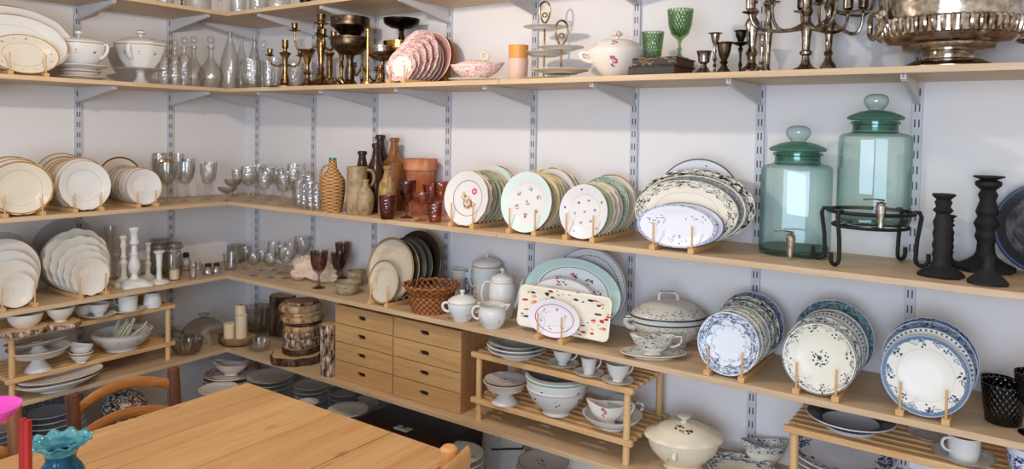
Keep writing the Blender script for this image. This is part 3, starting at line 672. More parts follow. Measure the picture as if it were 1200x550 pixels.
WICK = weave('golden_wicker', c8(200, 152, 92), c8(120, 78, 38), 5, 40)
BASK = weave('red_brown_basketry', c8(176, 112, 56), c8(92, 48, 20), 22, 26)
M_BARK = None
def bark(name, c1, c2, c3, sc=1.):
    g = G(name); p = g.coord(); n = g.noise(g.map(p, (30, 30, 12)), 1.2*sc, 4, .7)[0]
    col = g.ramp(n, [(.38, c2), (.5, c1), (.6, c3)]); return g.bsdf(col, .9, normal=g.bump(n, .9, .006))
M_BIRCH = bark('birch_bark', c8(150, 116, 92), c8(44, 28, 20), c8(214, 200, 186), 1.6)
M_TANB = bark('peeled_log_side', c8(196, 156, 112), c8(130, 92, 60), c8(214, 180, 140), .6)
M_BARKD = bark('dark_bark', c8(72, 50, 36), c8(34, 22, 16), c8(110, 82, 58))
def cutface():
    g = G('sawn_log_end'); x, y, z = g.xyz(g.coord()); r = g.mt('SQRT', g.mt('ADD', g.mt('MULTIPLY', x, x), g.mt('MULTIPLY', y, y)))
    w = g.mt('SINE', g.mt('MULTIPLY', g.mt('ADD', r, g.mt('MULTIPLY', g.noise(g.coord(), 14, 3)[0], .012)), 900.))
    return g.bsdf(g.mix(g.mt('ADD', g.mt('MULTIPLY', w, .25), .4), c8(222, 184, 136), c8(186, 140, 92)), .7)
M_CUT = cutface()

# ================================================================ shapes shared by many things
PLATE = [(0, .02), (.54, .02), (.55, 0), (.59, 0), (.61, .035), (.80, .095), (.985, .155), (1, .168), (.992, .186), (.97, .182), (.8, .122), (.64, .072), (.58, .048), (.3, .042), (0, .042)]
DEEP = [(0, .02), (.5, .02), (.51, 0), (.56, 0), (.6, .06), (.70, .17), (.985, .25), (1, .265), (.985, .28), (.72, .22), (.64, .17), (.56, .08), (0, .06)]
COUPE = [(0, .02), (.5, .02), (.51, 0), (.56, 0), (.62, .03), (.9, .12), (1, .2), (.985, .21), (.88, .15), (.6, .06), (0, .045)]
def scal(n, amp, p=6):
    return lambda a, t, z: (amp*(abs(cos(n*a/2))-.6)*t**p, 0)
PM = {}
def plate_mesh(shape, key):
    if (shape, key) in PM: return PM[(shape, key)]
    mb = MB()
    if shape == 'rect':
        # flat-bottomed oblong tray with raised rim and notched corners, unit half-length 1
        hw = .40
        def ring(s, z, c):
            X, Y = s, hw-(1-s); q = []
            for (sx, sy) in ((1, 1), (-1, 1), (-1, -1), (1, -1)):
                pts = [(X, Y-c), (X-c*.35, Y-c*.35), (X-c, Y)] if sx*sy > 0 else [(X-c, Y), (X-c*.35, Y-c*.35), (X, Y-c)]
                q += [(sx*a, sy*b, z) for a, b in pts]
            return q
        rings = [ring(.80, .0, .05), ring(.86, .02, .06), ring(.96, .07, .08), ring(1, .075, .09), ring(.985, .085, .09), ring(.95, .08, .08), ring(.86, .035, .06), ring(.80, .02, .05)]
        vs = [p for r in rings for p in r]; fs = [tuple(range(11, -1, -1)), tuple(range(7*12, 8*12))]
        for k in range(7):
            for i in range(12): fs.append((k*12+i, k*12+(i+1) % 12, (k+1)*12+(i+1) % 12, (k+1)*12+i))
        mb.add(vs, fs)
    elif shape == 'lobed': mb.lathe(smooth(PLATE, 1), 60, lob=lambda a, t, z: (.07*(abs(cos(3*a))-.6)*t**4, 0))
    elif shape == 'scallop': mb.lathe(PLATE, 72, lob=scal(12, .05, 8))
    elif shape == 'wavy': mb.lathe(PLATE, 72, lob=scal(14, .03, 8))
    elif shape == 'deep': mb.lathe(DEEP, 48)
    elif shape == 'coupe': mb.lathe(COUPE, 48)
    elif shape == 'handled':
        mb.lathe(PLATE, 64, lob=lambda a, t, z: (.06*max(0, cos(2*a))**8*t**10+.02*(abs(cos(4*a))-.6)*t**8, 0))
    else: mb.lathe(PLATE, 48)
    PM[(shape, key)] = mb.mesh('plate', K[key] if isinstance(key, str) else key, 50)
    return PM[(shape, key)]
def put_plate(name, label, cat, P, shape, key, rx, ry=None, rzs=None, M=None, group=None, rz=0., tilt=0.):
    """lay a plate on P (M None) or set it by a full rotation matrix; rx/ry half sizes"""
    ry = ry or rx; o = bpy.data.objects.new(name, plate_mesh(shape, key)); COL.objects.link(o)
    o.scale = (rx, ry, rzs or min(rx, ry) if shape != 'rect' else rx)
    if M is None: o.location = P; o.rotation_euler = (tilt, 0, rz)
    else: o.location = P; o.rotation_euler = M.to_euler()
    return props(o, label, cat, group)
PEGM = MB().tube([(0, 0, 0), (0, 0, 1)], 1, 8)
_pegs = {}
def plate_rack(label, side, px, py, z, plates, pitch=.022, peg=.070, sp=.042, lean=9., where='', group=None, nrows=None):
    """dowel rack with plates standing in it; plates: (half width, half height, shape, glaze, description)"""
    A = onz(px, py, z+.012) if py > 1 else atd(px, py if side == 'R' else -py, z)
    if side == 'R': ex, ez = Vector((1, 0, 0)), Vector((0, -1, 0)); rz = 0.
    else: ex, ez = Vector((0, 1, 0)), Vector((1, 0, 0)); rz = pi/2
    n = len(plates); L = pitch*n+.036
    # the front plate's lowest edge sits at A; keep the whole rack inside the shelf
    d = -A.y if side == 'R' else A.x
    if d > .284: A = atd(px, .284 if side == 'R' else -.284, z); d = .284
    A.z = z
    L = min(L, d+.018)
    r = thing('plate_rack', label, 'plate rack', A+ez*.022, rz, 'dowel plate racks')
    nr = nrows or n+1
    pm = _pegs.setdefault(round(peg, 4), MB().tube([(0, 0, .012), (0, 0, peg-.003), (0, 0, peg)], [.0028, .0028, .002], 8).mesh('peg', M_PEG))
    for s in (-1, 1):
        part('rail', MB().box((s*sp-.0085, -.0085, 0), (s*sp+.0085, L, .014)), M_PEG, r, bevel=.001)
        for k in range(nr):
            o = part('peg', pm, None, r); o.location = (s*sp, min(k*pitch+(.013 if k else 0), L-.004), 0)
    for y in (L*.22, L*.8):
        part('crossbar', MB().tube([(-sp, y, .007), (sp, y, .007)], .004, 8), M_PEG, r)
    where_ = where
    for cut in (' on the upper shelf', ' at the left edge of the middle shelf', ' on the middle shelf', ' on the lower shelf'): where_ = where_.replace(cut, '')
    for i, pl in enumerate(plates):
        rx, ry, shape, key, desc = pl[:5]; hh = ry*.4 if shape == 'rect' else ry; sh = pl[5] if len(pl) > 5 else 0.
        t = radians(lean); Y = Vector((0, 0, 1))*cos(t)-ez*sin(t); N = ez*cos(t)+Vector((0, 0, 1))*sin(t)
        M = Matrix((ex, Y, N)).transposed()
        # standing half-way between two rows of pegs, resting just above the rails unless too round for them
        sag = 0 if shape == 'rect' else ry*(1-sqrt(max(0, 1-(sp/rx)**2)))
        zc = max(.014-sag, .002)+.001
        P = A-ez*(i*pitch)+Vector((0, 0, zc))+Y*hh+ex*sh
        # wall clearance
        top = P+Y*hh; dw = -top.y if side == 'R' else top.x
        if dw < .006: P = P+ez*(.006-dw)
        w = f'{ORD[i]} in the rack of {where_}'
        put_plate('plate', f'{desc}, {w}', 'platter' if rx > ry*1.15 else 'plate', P, shape, key, rx, ry, None, M, group or f'plates in the rack of {where}')
    return r

def lat(prof, R, H, mat, n=40, lob=None, sx=1, sy=1, sm=0):
    p = smooth(prof, sm) if sm else prof
    return MB().lathe(S(p, R, H), n, lob=lob, sx=sx, sy=sy)
# stemware and tumblers: (radius, height) shares
WINE = [(0, 0), (.62, 0), (.64, .012), (.3, .035), (.1, .08), (.07, .2), (.08, .36), (.14, .42), (.5, .48), (.86, .6), (1, .78), (.93, 1), (.89, 1), (.95, .78), (.8, .61), (.45, .5), (0, .45)]
GOBLET = [(0, 0), (.7, 0), (.72, .014), (.35, .04), (.14, .09), (.1, .16), (.2, .2), (.1, .25), (.12, .34), (.22, .4), (.66, .5), (.88, .68), (1, 1), (.95, 1), (.82, .68), (.6, .53), (0, .44)]
COUPEG = [(0, 0), (.6, 0), (.62, .02), (.25, .06), (.1, .14), (.09, .4), (.16, .5), (.6, .62), (.92, .8), (1, 1), (.95, 1), (.86, .82), (.5, .66), (0, .56)]
TUMB = [(0, 0), (.72, 0), (.76, .02), (.86, .4), (1, 1), (.95, 1), (.82, .4), (.7, .07), (0, .06)]
FLUTE = [(0, 0), (.8, 0), (.82, .01), (.3, .03), (.12, .08), (.1, .3), (.2, .36), (.6, .45), (.85, .65), (1, 1), (.94, 1), (.8, .66), (.5, .46), (0, .4)]
CYL = [(0, 0), (.94, 0), (1, .02), (1, 1), (.94, 1), (.94, .06), (0, .05)]
def glassware(name, label, cat, px, yb, yt, w, z, prof, mat, group=None, n=28, rb=.6, P=None, sm=0, lob=None):
    Q, R, H = spec(px, yb, yt, w, z, rb)
    return one(name, label, cat, P or Q, lat(prof, R, H, mat, n, lob, sm=sm), mat, None, group, sharp=50)

K['vase'] = china('teal_blue_vase', c8(22, 96, 122), [('mottle', c8(14, 66, 96), 1.5, .5, 0)], rough=.08)
K['vaserim'] = china('pale_teal_ruffle', c8(98, 164, 170), [('mottle', c8(44, 120, 136), 2, .5, 0)], rough=.1)
K['magenta'] = china('magenta_glaze', c8(236, 84, 190), rough=.12)
Z1, Z2, Z3, Z4, Z5, Z6 = (Z[k] for k in range(1, 7))
# ================================================================ topmost shelf: only the feet show
gA = 'clear glass jars on the topmost shelf'
for px, yb, w, prof, lab in ((193, -.24, 24, TUMB, 'clear glass tumbler on the topmost shelf, first of the row'), (232, -.22, 30, CYL, 'broad clear glass jar on the topmost shelf beside the amber footed glass'),
        (258, -.25, 20, GOBLET, 'clear cut goblet on the topmost shelf at the corner'), (279, .26, 22, TUMB, 'clear cut tumbler on the topmost shelf just past the corner'),
        (302, .24, 24, TUMB, 'clear ribbed tumbler on the topmost shelf right of the corner'), (326, .23, 28, CYL, 'clear patterned glass jar on the topmost shelf, last of the row')):
    glassware('glass_jar' if prof is CYL else 'glass_tumbler', lab, 'glass', px, yb, -34, w, Z1, prof, GCUT, gA)
glassware('amber_goblet', 'amber-footed glass on the topmost shelf left of the corner', 'glass', 213, -.26, -35, 18, Z1, GOBLET, GAMBER)
P, R, H = spec(358, .2, -30, 16, Z1)
one('candle_pot', 'dark metal pot foot on the topmost shelf above the brass candelabrum', 'pot', P, lat(TUMB, R, H, None), MB_DARK)

# ================================================================ upper shelf, short wall
plate_rack('wooden rack holding the gold-edged oval dishes at the upper left', 'L', 30, .27, Z2, [
    (.112, .070, 'round', 'goldoval2', 'small cream oval dish with gold sprigs'), (.168, .104, 'handled', 'goldline', 'middle white oval platter with gold line', -.02),
    (.196, .120, 'handled', 'goldoval', 'large oval gold-line platter with small handles', -.015), (.15, .11, 'round', 'goldrim', 'cream dish with gold edge', -.12)],
    .03, .078, .056, 12, 'gold-edged oval dishes on the upper shelf')
def pot(name, label, cat, P, R, H, prof, key, oval=1., lid=None, lidkey=None, knob=None, handles=(), spout=None, extra=None, rz=None, lob=None, group=None, t=.05, knobkey=None, foot=None):
    """thrown vessel: body + lid (> knob) + handles + spout; profiles in shares of R and H"""
    o = thing(name, label, cat, P, VR if rz is None else rz, group)
    key_m = K[key] if isinstance(key, str) else key
    body = MB().lathe(hollow([(r*R, z*H) for r, z in prof], t*R), 40, sy=oval, lob=lob)
    part('body', body, key_m, o, sharp=60)
    if lid:
        lm = K[lidkey] if isinstance(lidkey, str) else (lidkey or key_m)
        l = part('lid', MB().lathe([(r*R, z*H) for r, z in lid], 40, sy=oval, lob=lob), lm, o, sharp=60)
        if knob:
            km = K[knobkey] if isinstance(knobkey, str) else (knobkey or key_m)
            if knob[0] == 'tube': part('knob', MB().tube([(x*R, y*R, z*H) for x, y, z in knob[2]], knob[1]*R, 8), km, l)
            else: part('knob', MB().lathe([(r*R, z*H) for r, z in knob], 20), km, l)
    for hd in handles:
        a, r1, z1, r0, z0, outw, th = hd[:7]; up = hd[7] if len(hd) > 7 else 0.
        ca, sa = cos(a), sin(a)*oval; nrm = Vector((cos(a), sin(a), 0))
        p1 = Vector((ca*r1*R, sa*r1*R, z1*H)); p0 = Vector((ca*r0*R, sa*r0*R, z0*H))
        part('handle', MB().tube(bez(p1, p1+nrm*outw*R+Vector((0, 0, up*H)), p0+nrm*outw*R, p0, 12), th*R, 8), key_m, o, sharp=60)
    if spout:
        part('spout', MB().tube([(x*R, y*R, z*H) for x, y, z in spout[0]], [q*R for q in spout[1]], 12), key_m, o, sharp=60)
    if extra: extra(o, R, H)
    return o
BOWLP = [(0, 0), (.42, 0), (.44, .06), (.4, .12), (.6, .3), (.82, .6), (.96, .9), (1, 1)]
PLAINBOWL = [(0, 0), (.5, 0), (.52, .05), (.7, .25), (.88, .6), (1, 1)]
VEGBODY = [(0, 0), (.5, 0), (.52, .05), (.62, .15), (.85, .42), (.97, .72), (1, 1)]
# covered dish on bowl and plates
P, R, H = spec(94, -.17, 88, 54, Z2, .6)
put_plate('plate', 'white dinner plate, lowest under the gold-spotted covered dish', 'plate', P, 'round', 'goldline', R)
q = P+Vector((0, 0, R*.05+.004))
pot('bowl', 'white bowl with broad gold band, between two plates under the covered dish', 'bowl', q, R*.83, .032, PLAINBOWL, 'goldband_s')
q = q+Vector((0, 0, .033))
put_plate('plate', 'white plate resting on the gold-banded bowl', 'plate', q, 'round', 'white', R*1.12)
q = q+Vector((.0, 0, R*1.12*.045+.003))
pot('covered_dish', 'white covered dish with gold spots and angular handle, standing on stacked plates', 'tureen', off(q, -.005), .1, .095, VEGBODY, 'goldspot_s', .85,
    [(1.0, 1.0), (1.01, 1.03), (.9, 1.1), (.5, 1.2), (.1, 1.24), (0, 1.24)], 'white_s', [(.05, 1.22), (.05, 1.3), (.14, 1.36), (.14, 1.46), (.06, 1.52), (0, 1.52)],
    [(0, .98, .96, .80, .40, .26, .06, .02), (pi, .98, .96, .80, .40, .26, .06, .02)])
# octagonal tureen on cake stand
P, R, H = spec(165, -.17, 81, 57, Z2, .35)
def cakestand(label, P, R, H, key='white', lips=.03, dish=.10, fr=.36, group=None, name='cake_stand'):
    o = thing(name, label, 'cake stand', P, VR, group)
    part('foot', MB().lathe(smooth([(0, 0), (fr*R, 0), (fr*R, .02*H), (fr*.85*R, .15*H), (fr*.5*R, .4*H), (fr*.42*R, .7*H), (fr*.55*R, .9*H), (0, .9*H)], 2), 32), K['white'], o)
    pr = [(0, .86*H), (fr*.6*R, .86*H), (.8*R, H*(1-dish*1.2)), (.97*R, H*.985), (R, H), (.97*R, H*1.02), (.8*R, H*(1.03-dish)), (.3*R, H*(1-dish*1.2)), (0, H*(1-dish*1.2))]
    part('dish', MB().lathe(pr, 48), K[key] if isinstance(key, str) else key, o)
    return o
cakestand('white footed cake stand carrying the octagonal tureen', P, R, H, dish=.05)
q = P+Vector((0, 0, H*.975))
def octa(a, t, z):
    s = pi/4; b = (a % s)-s/2; return (cos(s/2)/cos(b)-1+.05, 0)
pot('soup_tureen', 'white octagonal tureen with gold spots, lidded, on the cake stand', 'tureen', q, R*1.0, .098, [(0, 0), (.5, 0), (.55, .05), (.8, .4), (.95, .8), (1.02, .97), (1.02, 1.0)], 'goldspot_s', .9,
    [(1.03, 1.0), (1.03, 1.05), (.9, 1.12), (.6, 1.25), (.3, 1.32), (0, 1.34)], 'goldspot_s', [(.1, 1.3), (.1, 1.42), (.2, 1.48), (.2, 1.56), (.1, 1.62), (0, 1.62)],
    [(-pi/2, .95, .92, .78, .42, .25, .1)], lob=octa)
# glass decanters, bottles, jug
gD = 'clear decanters and bottles on the upper shelf'
def decanter(label, px, yb, yt, w, stop=True, shape='round', mat=None, name='decanter', neck=.2):
    mat = mat or GDEC; P, R, H = spec(px, yb, yt, w, Z2, .7)
    o = thing(name, label, 'decanter', P, VR, gD)
    hs = .80 if stop else 1.
    if shape == 'round': pr = [(0, 0), (.62, 0), (.7, .02), (.98, .18), (1, .26), (.8, .40), (.35, .52), (neck, .62), (neck, hs-.05), (.33, hs-.02), (.33, hs), (neck*.8, hs)]
    elif shape == 'bottle': pr = [(0, 0), (.92, 0), (1, .03), (1, .45), (.8, .6), (.4, .8), (neck+.05, .92), (neck+.1, .95), (neck+.1, hs), (neck*.8, hs)]
    else: pr = [(0, 0), (.9, 0), (1, .03), (.95, .52), (.7, .62), (neck+.1, .68), (neck+.1, hs-.05), (neck+.3, hs-.02), (neck+.3, hs), (neck*.8, hs)]
    part('body', lat(pr, R, H, mat, 28), mat, o)
    if stop:
        part('stopper', MB().lathe(S([(0, .79), (neck, .79), (neck, .83), (.18, .85), (.5, .90), (.5, .94), (.3, .99), (0, 1)], R if shape != 'round' else R*.7, H), 8), GCUT, o)
    return o
decanter('tall fluted clear decanter with cut stopper, hard by the white tureen', 193, -.22, 47, 15, True, 'tall', GCUT)
decanter('tall fluted clear decanter, second from the white tureen', 205, -.24, 46, 15, True, 'tall', GCUT)
decanter('fluted clear decanter with beaded foot, third from the white tureen', 216, -.22, 43, 17, True, 'tall', GCUT)
decanter('clear decanter with square stopper behind the fluted ones', 227, -.12, 42, 26, True, 'round')
decanter('round-bellied clear decanter with diamond stopper', 247, -.22, 42.5, 28, True, 'round')
decanter('tall clear glass bottle without stopper, on the upper shelf', 269.5, -.25, 37, 21, False, 'bottle', neck=.16, name='glass_bottle')
decanter('small slim clear bottle behind the glass jug', 283, -.12, 44, 14, False, 'bottle', neck=.16, name='glass_bottle')
decanter('slim clear bottle peeping above the glass jug', 298, .12, 42, 15, False, 'bottle', neck=.2, name='glass_bottle')
decanter('clear cruet bottle beside the small brass candelabrum', 309, .17, 47, 18, True, 'round', GC, 'glass_cruet')
P, R, H = spec(294, .25, 70, 25, Z2, .8)
o = thing('glass_jug', 'clear patterned glass jug with loop handle on the upper shelf', 'jug', P, VR)
part('body', lat([(0, 0), (.9, 0), (.95, .05), (.8, .16), (.95, .26), (1, .5), (.95, 1), (.88, 1), (.93, .5), (.7, .16), (0, .1)], R, H, GCUT, 28), GCUT, o)
part('handle', MB().tube(bez((-.9*R, 0, .9*H), (-1.7*R, 0, .95*H), (-1.6*R, 0, .3*H), (-.9*R, 0, .35*H), 12), R*.1, 8), GC, o)
for px, yb, yt, w, lab in ((315, .26, 72, 16, 'clear bulbous glass between the jug and the brass candelabrum'), (322, .17, 68, 16, 'clear bulbous glass behind the foot of the brass candelabrum'), (345, .13, 74, 22, 'clear cut bowl-shaped glass behind the brass candelabrum'), (363, .11, 80, 18, 'low clear glass behind the plain brass candlestick')):
    glassware('glass_tumbler', lab, 'glass', px, yb, yt, w, Z2, TUMB, GCUT, 'clear glasses behind the brass candelabrum')

# ================================================================ upper shelf, long wall: brass and bronze
CSTICK = [(0, 0), (1, 0), (1, .02), (.8, .05), (.4, .08), (.22, .13), (.3, .17), (.18, .22), (.15, .5), (.2, .68), (.35, .72), (.2, .76), (.3, .8), (.4, .83), (.4, .98), (.46, 1), (.3, 1), (.3, .86), (0, .86)]
COLUMN = [(0, 0), (1, 0), (1, .04), (.7, .07), (.5, .1), (.45, .14), (.42, .88), (.55, .92), (.7, .96), (.7, 1), (.3, 1), (.3, .9), (0, .9)]
TRUMP = [(0, 0), (1, 0), (1, .03), (.6, .08), (.3, .2), (.25, .32), (.4, .38), (.25, .44), (.2, .6), (.35, .7), (.5, .85), (.8, .97), (1, 1), (.7, 1), (.4, .86), (0, .8)]
BALUS = [(0, 0), (1, 0), (1, .03), (.75, .06), (.6, .1), (.3, .16), (.25, .2), (.42, .26), (.28, .32), (.2, .4), (.3, .6), (.36, .66), (.22, .7), (.3, .74), (.22, .78), (.34, .84), (.36, .96), (.5, 1), (.3, 1), (.28, .86), (0, .85)]
def stick(label, px, yb, yt, w, prof, mat, z=None, group=None, n=24, name='candlestick', lob=None, extra=None):
    P, R, H = spec(px, yb, yt, w, Z2 if z is None else z, .9)
    o = one(name, label, 'candlestick', P, lat(prof, R, H, mat, n, lob), mat, VR, group, sharp=35)
    if extra: extra(o, R, H)
    return o
gB = 'brass and bronze candle holders on the upper shelf'
def candelabrum(label, px, yb, H_yt, basew, arms, mat, prof, z=Z2, cup=(.011, .026), pan=.017, top=True, group=gB, stemcut=1.):
    """arms: (angle, reach m, cup height m, drop m, root height m)"""
    P, R, H = spec(px, yb, H_yt, basew, z, .9)
    if mat is MB_BRASS: prof = [(r*(.62 if q > .11 else 1), q) for r, q in prof]
    o = thing('candelabrum', label, 'candelabrum', P, VR, group)
    part('stem', lat(prof, R, H, mat, 24), mat, o, sharp=35)
    cr, ch = cup
    for (a, reach, zc, drop, zr) in arms:
        d = Vector((cos(a), sin(a), 0)); p0 = Vector((0, 0, zr)); p3 = d*reach+Vector((0, 0, zc))
        ar = part('arm', MB().tube(bez(p0+d*.004, p0+d*reach*.55+Vector((0, 0, .0)) - Vector((0, 0, drop)), p3-d*.0-Vector((0, 0, drop*2.2+.02)), p3, 16), [.0052]*6+[.0045]*6+[.004]*5, 8), mat, o)
        part('candle_cup', MB().lathe([(0, -.004), (.005, -.003), (pan, .002), (pan*1.05, .004), (pan*.6, .005), (cr*.6, .007), (cr, .012), (cr, ch), (cr*1.2, ch+.002), (cr*.8, ch+.002), (cr*.75, .014), (0, .014)], 20, Matrix.Translation(p3)), mat, ar)
    return o
candelabrum('small three-light brass candelabrum nearest the clear glass', 334, .27, 47, 36, ((0, .062, .128, .012, .095), (pi, .062, .128, .012, .095)), MB_BRASS,
    [(0, 0), (1, 0), (1, .02), (.6, .05), (.3, .1), (.22, .4), (.26, .5), (.3, .62), (.55, .7), (.62, .73), (.2, .76), (.2, .82), (.33, .84), (.33, 1), (.25, 1), (0, .86)], Z2)
stick('plain trumpet-top brass candlestick between the two candelabra', 360, .25, 58.5, 22, TRUMP, MB_BRASS, group=gB)
candelabrum('large ornate brass candelabrum with curved arms, beside the bronze tazza', 376, .18, 17, 48, ((pi*.97, .112, .232, .045, .185), (pi*.62, .045, .225, .012, .19), (-pi*.35, .04, .205, .012, .18), (.15, .05, .2, .02, .175)), MB_BRASS,
    [(0, 0), (1, 0), (1, .02), (.85, .06), (.5, .12), (.36, .17), (.22, .22), (.3, .26), (.18, .31), (.28, .48), (.40, .62), (.3, .68), (.45, .72), (.3, .78), (.2, .82), (.22, .86), (.6, .87), (.62, .885), (.25, .9), (.33, .92), (.36, 1), (.25, 1), (0, .92)], Z2, (.0125, .03), .022)
stick('straight brass column candlestick behind the brass leaf dish', 386, .09, 61.5, 17, COLUMN, MB_BRASS, group=gB)
# leaf dish
P, R, H = spec(389, .28, 91, 28, Z2, .5)
mb = MB()
for k in range(9):
    a = radians(-65+130*k/8)+pi/2
    mb.tube(bez((0, 0, .004), (cos(a)*R*.4, sin(a)*R*.4-.3*R, H*.9), (cos(a)*R*.8, sin(a)*R*.5, H), (cos(a)*R*1.2, sin(a)*R*.6-.1*R, H*.3), 8), [R*.06, R*.12, R*.16, R*.18, R*.18, R*.16, R*.13, R*.1, R*.03], 6)
one('leaf_ornament', 'ribbed brass leaf ornament lying before the brass column candlestick', 'ornament', P, mb, MB_BRASS, VR-.5)
def tazza(label, px, yb, yt, w, mat, z=Z2, fr=.45, P=None, stemmed=True, name='footed_bowl', lidded=False):
    Q, R, H = spec(px, yb, yt, w, z, fr)
    if stemmed: pr = [(0, 0), (fr, 0), (fr, .03), (fr*.8, .07), (fr*.5, .14), (fr*.55, .3), (fr*.38, .46), (fr*.36, .56), (fr*.5, .60), (fr*.45, .63), (.6, .68), (.93, .80), (1, .88), (.98, .92), (1.02, .96), (1.02, 1), (.95, 1), (.94, .95), (.85, .9), (.5, .885), (0, .885)]
    else: pr = [(0, 0), (fr, 0), (fr, .06), (fr*.8, .14), (.45, .26), (.62, .4), (.66, .44), (.72, .47), (.84, .58), (.97, .64), (1, .70), (.98, .80), (1, .97), (.93, 1), (.9, .97), (.92, .75), (.6, .5), (0, .4)]
    return one(name, label, 'footed bowl', P or Q, lat(pr, R, H, mat, 40), mat, VR, 'bronze footed bowls on the upper shelf', sharp=35), R, H, (P or Q)
o, R, H, P = tazza('dark bronze footed bowl on a broad fluted stem', 410, .22, 44, 46, MB_BRONZE)
Rr = R
tazza('dark bronze tapered bowl balanced on top of the footed bowl', 410, .22, 20.5, 46, MB_BRONZE, P=P+Vector((0, 0, H*.886)), z=P.z+H*.886, stemmed=False, fr=.34)
o, R, H, P = tazza('gilt brass footed dish carrying the blackened pedestal bowl', 468, .125, 49, 38, MB_BRIGHT, fr=.4)
tazza('blackened bronze pedestal bowl standing in the gilt dish behind the pink plates', 474, .125, 22, 42, MB_DARK, fr=.34, P=P+Vector((.008, 0, H*.886)), z=P.z+H*.886)
tazza('silvered footed bowl with chased rim beside the slim brass stick', 448, .17, 55, 38, MB_PEWTER, fr=.3)
stick('turned brass candlestick showing behind the stem of the bronze bowl', 400, .09, 63, 17, BALUS, MB_BRASS, group=gB)
candelabrum('brass candelabrum with low curved arms behind the slim brass stick', 424, .09, 63, 17, ((0, .06, .075, .03, .085), (pi, .03, .09, .02, .085)), MB_BRASS, BALUS, Z2, (.008, .014), .012)
stick('slim tall polished brass stick on a flat disc foot', 430.5, .28, 33, 14, [(0, 0), (1, 0), (1, .05), (.3, .06), (.25, .08), (.22, .94), (.5, .95), (.55, .98), (.3, 1), (0, 1)], MB_BRIGHT, group=gB)
stick('small turned brass candlestick hard by the pink plates', 446, .26, 76.5, 17, BALUS, MB_BRIGHT, group=gB)

# pink plates, pink boat, tumblers, tiered stands
plate_rack('wooden rack holding the pink transfer-printed plates', 'R', 470, .275, Z2, [
    (.070, .056, 'lobed', 'pink', 'small lobed pink-printed dish'), (.069, .069, 'wavy', 'pink', 'pink-printed tea plate'), (.079, .079, 'wavy', 'pink', 'pink-printed side plate'),
    (.087, .087, 'wavy', 'pink', 'pink-printed soup plate'), (.097, .097, 'wavy', 'pink', 'large pink-printed dinner plate'), (.089, .089, 'wavy', 'cream', 'plain cream plate'),
    (.082, .082, 'round', 'pinkplain', 'small dusty pink plate'), (.097, .097, 'round', 'pinkplain', 'dusty pink dinner plate with pale edge'), (.094, .094, 'round', 'orangeplain', 'burnt orange dinner plate')],
    .0235, .062, .036, 6, 'pink plates on the upper shelf')
def boat(name, label, P, L, H, key, rz=None, handle=True, base=True, wide=.42, spoutlift=.28, cat='sauce boat', foot=.4, group=None):
    """sauce boat: long hull with a lifted pouring lip at -x and a loop handle at +x"""
    o = thing(name, label, cat, P, VR if rz is None else rz, group)
    m_ = K[key]; n = 36
    def ringat(t, r, z):
        q = []
        for i in range(n):
            a = 2*pi*i/n; c = cos(a)
            x = r*L*c*(1+.12*(c < 0)*t*abs(c)**3); y = r*L*wide*sin(a)*(1-.25*(c < 0)*abs(c)**2*t)
            lift = t*t*H*(spoutlift*max(0, -c)**2 + .10*max(0, c)**2)
            q.append((x, y, z*H+lift))
        return q
    prof = [(0, .42, 0), (0, .42, .05), (0, .34, .13), (.2, .55, .28), (.5, .8, .5), (.8, .94, .75), (1, 1, .88), (1, .955, .87), (.8, .88, .75), (.5, .72, .5), (.2, .45, .3)]
    vs = []; fs = []
    for t, r, z in prof: vs += ringat(t, r*(foot/.42 if t == 0 else 1), z)
    for k in range(len(prof)-1):
        for i in range(n): fs.append((k*n+i, k*n+(i+1) % n, (k+1)*n+(i+1) % n, (k+1)*n+i))
    fs.append(tuple(range(n-1, -1, -1))); b = (len(prof)-1)*n; fs.append(tuple(range(b, b+n)))
    part('body', MB().add(vs, fs), m_, o, sharp=60)
    if handle: part('handle', MB().tube(bez((.93*L, 0, .85*H), (1.5*L, 0, 1.25*H), (1.4*L, 0, .3*H), (.78*L, 0, .42*H), 12), L*.055, 8), m_, o)
    return o
P, R, H = spec(556, .2, 91, 62, Z2, .5)
put_plate('platter', 'pink-printed oval stand under the pink sauce tureen', 'platter', P, 'round', 'cream', R, R*.6, R*.9, rz=VR)
q = P+Vector((0, 0, R*.07))
o = boat('sauce_tureen', 'pink-printed covered sauce tureen with ring handle, on its oval stand', off(q, .004), R*.98, .058, 'pink_s', VR+pi, False, wide=.5, cat='tureen')
l = part('lid', MB().lathe([(.92*R, .050), (.88*R, .054), (.5*R, .068), (.15*R, .074), (0, .074)], 32, sy=.47), K['pink_s'], o)
part('ring_handle', MB().tube([(.14*R*cos(a)-.03, 0, .088+.14*R*sin(a)) for a in [2*pi*k/16 for k in range(16)]], .005, 8, closed=True), K['cream'], l)
P, R, H = spec(607, .2, 77, 24, Z2, .9)
one('tumbler', 'pale pink pottery tumbler, the lower of the two nested by the tiered stands', 'tumbler', P, MB().lathe(hollow(S([(0, 0), (.85, 0), (.9, .03), (1, 1)], R, .075), .006), 28), K['pinkglaze_s'])
one('tumbler', 'orange pottery tumbler nested in the pale pink one', 'tumbler', P+Vector((0, 0, .0065+.038)), MB().lathe(hollow(S([(0, 0), (.76, 0), (.8, .03), (.94, .5), (.98, 1)], R, .075), .006), 28), K['orangeglaze_s'])
